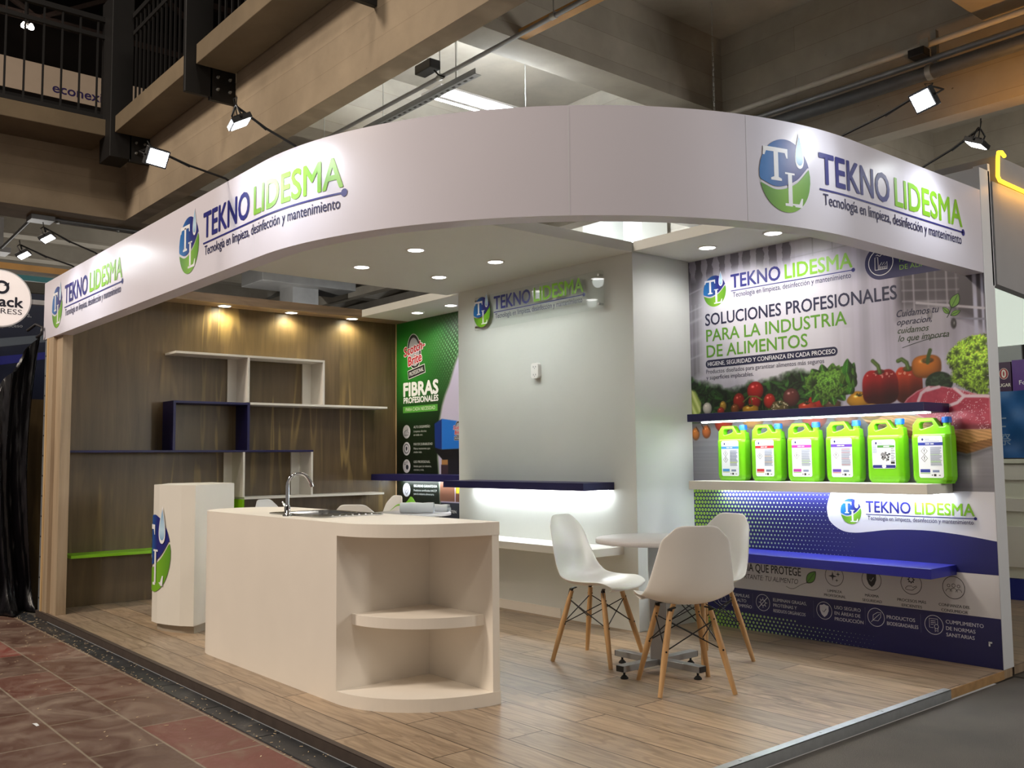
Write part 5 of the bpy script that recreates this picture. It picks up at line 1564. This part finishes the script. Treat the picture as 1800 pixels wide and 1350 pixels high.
for i, (z, h, a, c) in enumerate(((1.441, 'ALTO DESEMPEÑO', 'Limpieza efectiva', 'en cada uso.'), (1.269, 'MAYOR DURABILIDAD', 'Fibras resistentes que', 'rinden más.'), (1.094, 'USO PROFESIONAL', 'Ideales para la industria,', 'cocinas y más.'), (.855, 'SEGURIDAD GARANTIZADA', 'Productos certificados HACCP', 'para la industria alimentaria.'))):
    b_ = MB(); b_.col = srgb('c9c9d0'); b_.ell(.192, z, .068, .068, pw, .001, 32); b_.col = srgb('2b2e3a')
    if i == 0: b_.line([(.150, z - .030), (.150, z - .005), (.175, z + .012), (.195, z + .012), (.215, z + .035), (.215, z - .005), (.232, z - .01), (.228, z - .035), (.150, z - .035)], .005, pw, .0014)
    if i == 1: b_.ring(.192, z, .045, .008, pw, .0014, 16); shield(b_, .192, z, .016, .022, pw, .0014)
    if i == 2: b_.ell(.203, z - .010, .024, .026, pw, .0014, 16); b_.ring(.165, z + .025, .012, .005, pw, .0014, 12); b_.ring(.200, z + .040, .010, .004, pw, .0014, 12)
    if i == 3: shield(b_, .192, z, .036, .044, pw, .0014, False, .006); b_.line([(.178, z), (.188, z - .012), (.206, z + .014)], .006, pw, .0014)
    b_.build('benefit_icon', M[K], gp)
    txt(gp, 'benefit_text', [(h, .321, z + .031, .024, (.282, .325, .285, .40)[i], .012), (a, .321, z - .010, .020, (.22, .285, .305, .395)[i]), (c, .321, z - .045, .020, (.16, .145, .18, .35)[i])], srgb('b9bfba'), pw, .0014)
txt(gp, 'footer_text', [('CALIDAD Y RESULTADOS QUE SE SIENTEN', .171, .652, .026, .858, .01)], srgb('c6c9c8'), pw, .0014)
# ------------------------------------------------------------------ concrete hall structure
CW, CP, CK = M['concrete_warm'], M['concrete_pale'], M['concrete_kerb']
struct('ceiling_beam_main', MB().box(-1.49, 12, 1.07, 1.23, 3.6, 4.5), CW)
struct('ceiling_beam_cross', MB().box(-2.03, -1.49, -9, 16, 3.6, 4.5), CW)
struct('ceiling_beam_rear', MB().box(-1.49, 12, 4.05, 4.21, 3.35, 4.5), CP)
struct('ceiling_beam_far', MB().box(-1.49, 12, 7.6, 7.76, 3.35, 4.5), CP)
for x in (-1.21, 1.10, 3.41, 5.72, 8.03):
    b_ = MB(); b_.box(x, x + .27, 1.23, 4.05, 3.89, 4.5); b_.box(x, x + .27, 4.21, 7.6, 3.89, 4.5); b_.box(x, x + .27, 7.76, 16, 3.89, 4.5)
    struct('ceiling_rib', b_, CP)
for x in (-3.2, -4.6, -6.0, -7.4, -8.8):
    struct('ceiling_rib', MB().box(x, x + .26, -9, 16, 3.95, 4.5), CP)
b_ = MB(); b_.box(-16, -1.49, -9, 16, 4.5, 4.58); b_.box(-1.49, 12, 1.07, 16, 4.5, 4.58)
struct('ceiling_slab', b_, CP)
struct('ceiling_roof', MB().box(-22, 20, -14, 18, 11.0, 11.2), M['roof_dark'])
for x in (-9.5, -4.5, .5):
    b_ = MB()
    b_.bar((x, -10, 10.2), (x, 12, 10.2), .12); b_.bar((x, -10, 9.0), (x, 12, 9.0), .12)
    for k in range(11): b_.bar((x, -10 + 2 * k, 10.2 if k % 2 else 9.0), (x, -8 + 2 * k, 9.0 if k % 2 else 10.2), .08)
    struct('ceiling_truss', b_, M['truss_dark'])
struct('wall_far_left', MB().box(-16.1, -16, -9, 16, HF, 11), M['hall_dark'])
struct('wall_far_back', MB().box(-16, 17, 16, 16.1, HF, 11), M['hall_dark'])
struct('wall_far_upper', MB().box(-13.1, -13, -9, 16, 4.58, 11), M['roof_dark'])
struct('trim_upper_floor', MB().box(-13, -2.03, -9, 16, 4.58, 4.61), M['concrete_kerb'])
# hall columns seen through the gap behind the stand
for i, (x, w) in enumerate(((-1.15, .62), (-.18, .32))):
    struct('wall_hall_pillar', MB().box(x, x + w, 7.0, 7.5, HF, 4.5), M['white_wall'])

# mezzanine railings: concrete kerbs between black steel posts
def kerb_rail(name_label, pts, along, posts, y_or_x, gaps):
    pass
KY0, KY1, KZ0, KZ1 = .74, 1.0, 4.25, 4.41
def steel_post(x0, x1, y0, y1, plate, label):
    t = thing('railing_post', label, 'post', ((x0 + x1) / 2, (y0 + y1) / 2, 4.0), 'black steel posts of the upper floor railing')
    MB().box(x0, x1, y0, y1, 4.02, 5.6).build('upright', M['black_steel'], t, .004)
    MB().box(*plate).build('bracket', M['black_steel'], t, .003)
    X1 = plate[1]
    for yy in (plate[2] + .06, plate[3] - .05):
        for zz in (4.09, 4.19): MB().cyl((X1, yy, zz), (X1 + .012, yy, zz), .013, n=6).cyl((X1 + .01, yy, zz), (X1 + .03, yy, zz), .007, n=8).build('bolt', M['zinc'], t)
    return t
steel_post(-1.12, -.80, .70, .90, (-.84, -.80, .88, 1.07, 4.0, 4.26), 'black steel railing post at the inner corner of the upper floor')
steel_post(1.13, 1.17, .66, .88, (1.13, 1.17, .86, 1.07, 4.0, 4.26), 'black steel railing post on the long beam, with a bolted bracket')
steel_post(3.26, 3.30, .66, .88, (3.26, 3.30, .86, 1.07, 4.0, 4.26), 'black steel railing post on the long beam, further right along it')
def kerb(x0, x1, y0, y1, label):
    t = thing('railing_kerb', label, 'kerb', ((x0 + x1) / 2, (y0 + y1) / 2, KZ0), 'concrete kerbs of the upper floor railing')
    MB().box(x0, x1, y0, y1, KZ0, KZ1).build('kerb_beam', CK, t, .006)
kerb(-.79, 1.12, KY0, 1.06, 'concrete kerb between the two black steel posts above the long beam')
kerb(1.18, 3.25, KY0, 1.06, 'concrete kerb above the long beam, right of the bolted post')
kerb(-1.48, -.95, -8, .73, 'concrete kerb under the balusters in the upper left corner')
def railing(label, p, q, n, z0, z1, group):
    t = thing('railing', label, 'railing', (*p, z0), group)
    P_, Q_ = Vector((*p, 0)), Vector((*q, 0))
    for i in range(n):
        c = P_.lerp(Q_, (i + .5) / n)
        MB().box(c.x - .008, c.x + .008, c.y - .008, c.y + .008, z0, z1).build('baluster', M['black_steel'], t)
    b_ = MB(); b_.bar((*p, z1), (*q, z1), .045, .05); b_.build('top_rail', M['black_steel'], t)
    b_ = MB(); b_.bar((*p, z1 - .17), (*q, z1 - .17), .03, .04); b_.build('middle_rail', M['black_steel'], t)
    b_ = MB(); b_.bar((*p, z0 + .05), (*q, z0 + .05), .03, .04); b_.build('bottom_rail', M['black_steel'], t)
RG = 'black railings of the upper floor'
railing('black baluster railing in the upper left corner in front of the pale banner', (-1.05, -1.5), (-1.05, .72), 14, KZ1, 5.42, RG)
railing('dark baluster railing between the two black steel posts', (-.78, .90), (1.12, .90), 17, KZ1, 5.42, RG)
railing('dark baluster railing right of the bolted steel post', (1.18, .90), (3.25, .90), 17, KZ1, 5.42, RG)
bn = thing('hall_banner', 'pale banner on the upper floor behind the balusters, purple lettering', 'banner', (-5, 1.2, 6.0))
bm_ = map_x(-5.0)
b_ = MB(); b_.box(-5.02, -5.0, -.6, 2.6, 6.0, 6.41); b_.build('banner_sheet', M['banner_cloth'], bn)
b_ = MB(); b_.box(-5.04, -4.99, -.6, 3.2, 5.90, 5.94); b_.build('lower_rail', M['black_steel'], bn)
b_ = MB(); b_.col = srgb('2c1d58'); b_.text('econexión', 1.205, 6.07, .125, bm_, .003, width=.84, bold=.02); b_.build('lettering', M['print_matt'], bn)
hb = thing('high_bay_lamp', 'bright lamp high under the dark roof in the upper left corner', 'lamp', (-9, 1.75, 8.58))
for yy in (1.69, 1.80): MB().lathe((-9, yy, 8.57), [(.0001, 0), (.045, 0), (.05, .03), (.02, .09), (.0001, .09)], 16).build('lamp_head', M['highbay'], hb)
MB().cyl((-9, 1.745, 8.64), (-9, 1.745, 11.0), .012).bar((-9, 1.66, 8.655), (-9, 1.83, 8.655), .02).build('hanger', M['black_steel'], hb)

# ------------------------------------------------------------------ services under the slab
t = thing('conduit', 'grey conduit pipe under the slab beside the perforated tray', 'pipe', (2, 1.593, 3.69))
MB().tube([(-1.4, 1.593, 3.70), (6.6, 1.593, 3.69)], .0145, 10).build('pipe', M['galv_pipe'], t)
for x in (1.65, 3.22, 4.34): MB().cyl((x, 1.593, 3.695), (x + .04, 1.593, 3.695), .02, n=12).cyl((x + .02, 1.593, 3.70), (x + .02, 1.593, 4.5), .004, n=6).build('clamp', M['zinc'], t)
t = thing('junction_box', 'small dark junction box on the conduit under the long beam', 'junction box', (3.2, 1.53, 3.73))
MB().box(3.10, 3.28, 1.485, 1.572, 3.727, 3.79).build('box', M['black_plastic'], t, .006)
MB().tube([(3.25, 1.54, 3.727), (3.28, 1.55, 3.69), (3.30, 1.59, 3.675)], .0055).build('cable', M['black_rubber'], t)
MB().cyl((3.19, 1.53, 3.79), (3.19, 1.53, 4.5), .004, n=6).build('hanger_rod', M['zinc'], t)
t = thing('cable_tray', 'perforated grey metal channel hanging beside the fluorescent fixture', 'cable tray', (2.8, 1.69, 3.65))
MB().box(2.14, 3.53, 1.664, 1.669, 3.646, 3.682).box(2.14, 3.53, 1.664, 1.714, 3.644, 3.647).build('channel', M['galv_pipe'], t)
for k in range(20): MB().box(2.20 + k * .0655, 2.228 + k * .0655, 1.682, 1.698, 3.6422, 3.6438).build('slot', M['black_metal'], t)
for x in (2.4, 3.3): MB().cyl((x, 1.68, 3.67), (x, 1.68, 4.5), .0035, n=6).build('hanger_rod', M['zinc'], t)
t = thing('fluorescent_fixture', 'bright twin-tube fluorescent fixture above the middle of the sign band', 'ceiling light', (2.95, 2.27, 3.72))
b_ = MB(); b_.box(2.83, 3.07, 1.725, 2.815, 3.725, 3.74); b_.build('tray', M['white_trim'], t)
for x in (2.90, 3.01): MB().cyl((x, 1.76, 3.708), (x, 2.78, 3.708), .0115).build('tube', M['tube'], t)
MB().box(2.935, 2.975, 1.725, 2.815, 3.695, 3.725).build('reflector', M['white_trim'], t)
light('SPOT', 'fluorescent_light', (2.95, 2.27, 3.78), 90, COOL, .02, target=(2.95, 2.27, 6), spot=172, parent=t, blend=.3)
for y in (1.95, 2.6): MB().cyl((2.95, y, 3.74), (2.95, y, 4.5), .004, n=6).build('hanger_rod', M['zinc'], t)
t = thing('timber', 'light wooden batten wedged between the beams near the top centre', 'timber', (4.6, 1.96, 3.93))
MB().bar((3.681, 1.94, 3.93), (5.719, 1.99, 3.93), .067, .054).build('batten', M['pine'], t, .003)
t = thing('chain', 'thin metal chain hanging from the slab down behind the sign band', 'chain', (4.03, 3.486, 3.4))
b_ = MB()
for k in range(48):
    z = 4.5 - k * .038
    b_.tube([(4.03 + (.005 if k % 2 else 0), 3.486 + (0 if k % 2 else .005), z), (4.03 + (.005 if k % 2 else 0), 3.486 + (0 if k % 2 else .005), z - .03), (4.03 - (.005 if k % 2 else 0), 3.486 - (0 if k % 2 else .005), z - .03), (4.03 - (.005 if k % 2 else 0), 3.486 - (0 if k % 2 else .005), z)], .0022, 5)
b_.build('links', M['zinc'], t)
PG2 = 'pipes along the rear beam'
for y, z, r, mt_, lb in ((3.855, 3.781, .021, 'white_pipe', 'pale upper pipe running along the rear concrete beam'), (3.89, 3.695, .019, 'galv_pipe', 'grey middle pipe running along the rear concrete beam'), (3.855, 3.597, .045, 'dark_pipe', 'thick dark lower pipe running along the rear concrete beam')):
    t = thing('pipe', lb, 'pipe', (5, y, z), PG2)
    MB().tube([(-1.4, y, z), (12, y, z)], r, 16).build('pipe_run', M[mt_], t)
t = thing('pipe_clamp', 'metal pipe clamp with a black block on the pipes, above the bright square floodlight', 'clamp', (5.45, 3.85, 3.6))
b_ = MB(); b_.lathe((0, 0, 0), [(.052, -.018), (.052, .018)], 20)
ring = [(5.455 + q[2], 3.855 + q[0], 3.597 + q[1]) for q in b_.v]
MB().add(ring, b_.f, True).box(5.437, 5.473, 3.912, 3.95, 3.58, 3.89).build('clamp_band', M['zinc'], t)
MB().box(5.35, 5.455, 3.775, 3.862, 3.70, 3.752).build('block', M['black_plastic'], t, .004)
MB().box(5.41, 5.465, 3.82, 3.832, 3.752, 3.815).build('strap', M['zinc'], t)
t = thing('conduit', 'dark conduit with clamps under the cross beam on the left', 'pipe', (-1.8, 0.4, 3.58))
MB().tube([(-1.78, .45, 3.575), (-1.78, 3.0, 3.575)], .014, 8).tube([(-1.86, .45, 3.575), (-1.86, 3.0, 3.575)], .010, 8).tube([(-1.9, .30, 3.58), (-3.5, .36, 3.58)], .016, 8).build('pipe', M['galv_pipe'], t)
MB().box(-1.94, -1.74, .26, .48, 3.55, 3.598).build('junction_box', M['galv_pipe'], t, .005)
b_ = MB()
for y in (.52, 1.1): b_.cyl((-1.8, y, 3.59), (-1.8, y, 3.545), .022, .018, 12)
b_.build('clamp', M['zinc'], t)
t = thing('ceiling_box', 'pale square box fitting on the ceiling at the far left edge', 'junction box', (-3.7, .4, 3.58))
MB().box(-3.78, -3.5, .28, .46, 3.54, 3.60).build('box', M['white_trim'], t, .005)
MB().box(-3.66, -3.56, .33, .39, 3.60, 3.95).build('stem', M['white_trim'], t)

# ducts and fan unit seen through the opening above the brown wall
t = thing('air_unit', 'grey boxy air unit with round openings above the brown wall', 'air unit', (-5, 3.4, 4.0))
MB().box(-4.28, -3.6, 3.55, 5.0, 3.60, 4.499).build('casing', M['duct_grey'], t, .01)
b_ = MB()
for y in (3.75, 4.15, 4.55, 4.85): b_.cyl((-3.6, y, 4.02), (-3.58, y, 4.02), .11 if y < 4.7 else .08, n=20)
b_.build('round_opening', M['black_metal'], t)
MB().box(-4.2, -3.8, 4.1, 4.5, 3.2, 3.60).build('drop_duct', M['duct_grey'], t)
DG = 'ducts above the brown wall'
for i, (y, z, lb) in enumerate(((2.35, 3.9, 'long shiny duct above the brown wall, the one nearest the sign band'), (2.8, 3.85, 'long shiny duct above the brown wall, middle one'), (3.15, 3.8, 'long shiny duct above the brown wall, next to the air unit'))):
    t = thing('duct', lb, 'duct', (-5, y, z), DG)
    MB().tube([(-9, y, z), (-2.1, y, z)], .11, 16).build('duct_run', M['steel'], t)
for i in range(3):
    struct('ceiling_joist', MB().box(-9 , -2.1, 5.2 + i * 1.5, 5.34 + i * 1.5, 3.6, 3.95), M['concrete_pale'])

# ------------------------------------------------------------------ left neighbour: curtain, light box, banner
cu = thing('curtain', 'black cloth curtain hanging at the left edge, bunched on the floor', 'curtain', (-.35, -.3, HF))
nu, nv = 60, 46
vs = []
for j in range(nv + 1):
    v = j / nv; z = HF + .012 + v * 2.28
    for i in range(nu + 1):
        u = i / nu
        fold = .045 * math.sin(u * 26 + 1.4 * math.sin(v * 3.2)) + .022 * math.sin(u * 61 + v * 7)
        y = -.72 + u * (.78 - .07 * max(0, math.sin(v * 3.1)) * 1.2) - .10 * (1 - u) * 0
        x = -.34 + fold * (.6 + .6 * (1 - v)) - .30 * (1 - u) * 0
        fl = max(0, 1 - v * 9)
        x += .16 * fl * fl * (1 + .5 * math.sin(u * 19)); y -= .02 * fl
        # upper edge sweeps up to the upright on the right
        top = 1.30 + 1.05 * max(0, u - .25) ** 1.1 * 1.25
        zz = min(z, top + .02 * math.sin(u * 30)) if v > .5 else z
        vs.append((x - .06 * u, y, zz))
o = MB().add(vs, [(j * (nu + 1) + i, j * (nu + 1) + i + 1, (j + 1) * (nu + 1) + i + 1, (j + 1) * (nu + 1) + i) for j in range(nv) for i in range(nu)], True).build('cloth', M['black_cloth'], cu, smooth=True)
o.modifiers.new('thick', 'SOLIDIFY').thickness = .004
MB().tube([(-.20, -.09, 2.24), (-.14, -.04, 2.29), (-.06, -.01, 2.26), (-.04, -.02, 2.20), (-.10, -.04, 2.18)], .012, 8).build('knot', M['black_cloth'], cu)
sg = thing('round_light_box', 'round white light box sign on an arm at the left edge', 'sign', (-.3, -.28, 2.5))
sm_ = map_x(-.26)
b_ = MB(); b_.cyl((-.34, -.285, 2.50), (-.262, -.285, 2.50), .236, n=56); b_.build('rim', M['white_trim'], sg, .004)
b_ = MB(); b_.cyl((-.262, -.285, 2.50), (-.2605, -.285, 2.50), .226, n=56); b_.build('face', M['sign_face'], sg)
MB().box(-.32, -.28, -.06, .09, 2.475, 2.515).build('arm', M['white_trim'], sg, .003)
b_ = MB(); b_.col = srgb('1f2236'); b_.text('fullpack', -.115, 2.435, .080, sm_, .002, width=.40, bold=.035, align='r'); b_.text('EXPRESS', -.12, 2.375, .042, sm_, .002, width=.30, align='r')
b_.ring(-.275, 2.59, .045, .022, sm_, .002, 28); b_.poly([(-.265, 2.605), (-.22, 2.635), (-.225, 2.60)], sm_, .0024); b_.build('lettering', M['print_matt'], sg)
bn2 = thing('neighbour_banner', 'dark blue printed banner behind the round light box', 'banner', (-1.2, 0, 1.8))
MB().box(-1.24, -1.22, -1.4, .95, HF, 2.72).build('panel', M['banner_navy'], bn2)
b_ = MB(); nm_ = map_x(-1.22); b_.col = srgb('aab0b8')
b_.text('y mejor temperatura,', .17, 2.50, .045, nm_, .002, width=.50, align='r', rot=.08); b_.text('control del proceso', .10, 2.40, .03, nm_, .002, width=.42, align='r', rot=.08)
b_.col = srgb('5a6470'); b_.poly([(-1.4, 2.06), (.3, 2.35), (.3, 2.28), (-1.4, 1.96)], nm_, .001); b_.col = srgb('2b2f86'); b_.poly([(-1.4, 1.90), (.5, 2.22), (.5, 2.16), (-1.4, 1.78)], nm_, .001)
b_.build('banner_print', M['print'], bn2)
t = thing('hand_rail', 'teal metal bar behind the left end of the sign band', 'bar', (-1.6, .2, 2.9))
MB().box(-1.62, -1.58, -.6, .9, 2.90, 2.95).build('bar', M['teal_rail'], t)
t = thing('ledge', 'wooden ledge above the teal bar at the far left', 'ledge', (-1.7, .2, 3.0))
MB().box(-1.75, -1.62, -.6, .9, 3.0, 3.06).build('board', M['pine'], t)
t = thing('back_panel', 'warm brown panel edge showing between the curtain and the metal upright', 'panel', (-.6, .1, HF))
MB().box(-.52, -.50, -.5, .6, HF, 1.7).build('board', M['stained_ply'], t)

# ------------------------------------------------------------------ right neighbour stand
t = thing('neighbour_fascia', 'grey fascia of the neighbouring stand at the right edge with a neon outline', 'fascia', (5.95, 4.3, 2.1))
b_ = MB(); b_.prism([(3.49, 2.11), (6.4, 1.93), (6.4, 2.70), (3.49, 2.70)], -.05, 0, map_x(5.95)); b_.build('fascia_panel', M['pale_grey'], t)
b_ = MB(); b_.box(5.2, 5.93, 3.62, 6.4, 2.70, 2.88); b_.build('upper_box', M['pale_grey'], t)
nz = MB(); nz.tube([(5.955, 3.66, 2.878), (5.96, 3.61, 2.89), (5.962, 3.565, 2.88), (5.963, 3.548, 2.84), (5.963, 3.535, 2.735), (5.963, 3.56, 2.715), (5.963, 3.62, 2.712), (5.963, 4.4, 2.700), (5.963, 6.2, 2.68)], .011, 10)
nz.build('neon_tube', M['neon'], t)
light('SPOT', 'neon_glow', (6.1, 3.62, 2.9), 15, (1, .45, .10), .01, target=(6.1, 4.05, 3.7), spot=150, parent=t, blend=1)
light('AREA', 'neon_glow', (6.0, 4.2, 2.69), 1.1, (1, .45, .05), 1.3, .03, target=(5.9, 4.2, 2.3), parent=t)
t = thing('white_panel', 'white standing panel end just right of the sign band', 'panel', (5.8, 3.5, 2.1))
MB().box(5.86, 5.94, 3.46, 3.488, 2.1, 2.80).build('board', M['white_trim'], t)
t = thing('neighbour_back_panel', 'pale backlit wall panel of the neighbouring stand', 'panel', (5.4, 5, 1.9))
MB().box(4.2, 5.88, 5.0, 5.04, 1.925, 2.68).build('panel', M['backlit_panel'], t)
t = thing('divider_panel', 'lilac grey panel below the pale backlit panel at the right edge', 'panel', (4.9, 6.05, 1.9))
MB().box(4.70, 5.055, 6.04, 6.06, 1.62, 2.05).build('panel', M['pale_grey'], t)
ym = map_y(5.99)
t = thing('promo_board', 'plum coloured board reading 0 sugar at the right edge', 'board', (4.93, 6, 1.66))
MB().box(4.76, 4.985, 5.99, 6.01, 1.655, 1.90).build('board', M['plum_board'], t)
b_ = MB(); b_.col = srgb('d9c9c0'); b_.ell(4.93, 1.806, .036, .046, ym, .001, 28); b_.col = srgb('a01f30'); b_.ell(4.93, 1.806, .032, .042, ym, .002, 28); b_.col = srgb('e9dfd8'); b_.text('0', 4.93, 1.775, .062, ym, .003, width=.032, bold=.03, align='c'); b_.text('SUGAR', 4.874, 1.70, .027, ym, .001, width=.105, bold=.03); b_.build('lettering', M['print'], t)
t = thing('promo_board', 'bright purple board right of the plum coloured one', 'board', (5.1, 6, 1.66))
MB().box(4.995, 5.5, 5.99, 6.01, 1.655, 1.91).build('board', M['purple_board'], t)
b_ = MB(); b_.col = srgb('e6e0ea'); b_.text('Fo', 5.045, 1.71, .034, ym, .001, width=.05, bold=.02); b_.build('lettering', M['print'], t)
t = thing('blue_tarp', 'blue sheet hung on the neighbouring counter front with grey lettering', 'tarp', (5.2, 5.96, 1.13))
vs = []
for j in range(15):
    for i in range(41):
        u, v = i / 40, j / 14
        vs.append((4.78 + u * .9, 5.955 + .012 * math.sin(u * 22 + v * 9) + .008 * math.sin(v * 14 - u * 9), 1.125 + v * .535))
o = MB().add(vs, [(j * 41 + i, j * 41 + i + 1, (j + 1) * 41 + i + 1, (j + 1) * 41 + i) for j in range(14) for i in range(40)], True).build('sheet', M['blue_tarp'], t, smooth=True)
b_ = MB(); b_.col = srgb('8aa0b8'); ty = map_y(5.93)
b_.poly([(4.86, 1.438), (4.955, 1.438), (4.955, 1.449), (4.86, 1.449)], ty, 0); b_.poly([(4.86, 1.372), (4.95, 1.372), (4.95, 1.383), (4.86, 1.383)], ty, 0); b_.poly([(4.86, 1.36), (4.872, 1.36), (4.872, 1.45), (4.86, 1.45)], ty, 0)
b_.text('祭', 4.89, 1.235, .07, ty, 0); b_.build('lettering', M['print_matt'], t)
t = thing('neighbour_counter', 'cream counter with rounded panels in the neighbouring stand', 'counter', (5.3, 5.97, 0))
MB().box(4.70, 6.5, 5.94, 6.5, 1.08, 1.115).build('worktop', M['cream_counter'], t, .004)
MB().box(4.70, 6.5, 5.98, 6.5, .17, 1.08).build('carcass', M['cream_counter'], t)
b_ = MB(); cm_ = map_y(5.98)
for z0, z1 in ((.95, 1.07), (.70, .80), (.26, .58)): b_.prism(rr_pts(4.80, 6.4, z0, z1, .03), 0, .02, cm_)
b_.build('front_panel', M['white_laminate'], t, .004)
MB().box(4.70, 6.5, 5.97, 6.5, HF, .165).build('base', M['royal_base'], t)
struct('floor_neighbour', MB().box(-.03, 5.93, WY + .15, 9.0, -.045, .001), M['laminate'])
t = thing('cable_end', 'small black cable end on the floor just behind the white wall end', 'cable', (5.72, 3.6, 0))
MB().box(5.76, 5.80, 3.52, 3.55, .001, .05).build('plug', M['black_rubber'], t, .003)
t = thing('floor_scrap', 'small hook of white tape near the lower right end of the navy wall print', 'tape', (5.87, WY - .004, .12))
b_ = MB(); b_.box(5.868, 5.876, WY - .008, WY - .003, .118, .138); b_.box(5.868, 5.886, WY - .008, WY - .003, .134, .142); b_.build('tape', M['white_trim'], t)

# ------------------------------------------------------------------ sawdust and shavings along the stone border
rs = random.Random(12)
b_ = MB()
for k in range(420):
    x = rs.uniform(-.4, 5.2)
    y = rs.choice((rs.gauss(-.13, .012), rs.uniform(-.12, -.01), rs.gauss(-.45, .25)))
    if y > -.008: continue
    l, w_, an = rs.uniform(.002, .009), rs.uniform(.001, .0025), rs.uniform(0, 3.14)
    z = HF + (.0045 if y > -.126 else .0005)
    c_, s_ = math.cos(an), math.sin(an)
    b_.obox((x, y, z + .0008), (l * c_, l * s_, 0), (-w_ * s_, w_ * c_, 0), (0, 0, .0007))
o = b_.build('wood_shavings', M['birch_ply'])
tag(o, 'pale wood shavings and sawdust scattered along the dark stone border', 'shavings', kind='stuff')
for i, (x, y, lb) in enumerate(((3.35, -.80, 'white paper scrap lying on the red tiles near the lower left'), (6.55, 2.55, 'small pale scrap on the grey carpet at the right, nearer the platform'), (6.62, 2.15, 'small pale scrap on the grey carpet at the right, nearer the camera'))):
    t = thing('paper_scrap', lb, 'scrap', (x, y, HF))
    vs = [(x - .03, y - .008, HF + .002), (x + .0, y - .010, HF + .006), (x + .032, y - .004, HF + .002), (x + .030, y + .008, HF + .003), (x, y + .006, HF + .007), (x - .026, y + .009, HF + .002)]
    MB().add(vs, [(0, 1, 4, 5), (1, 2, 3, 4)]).build('scrap', M['sheet_white'], t).modifiers.new('thick', 'SOLIDIFY').thickness = .0008
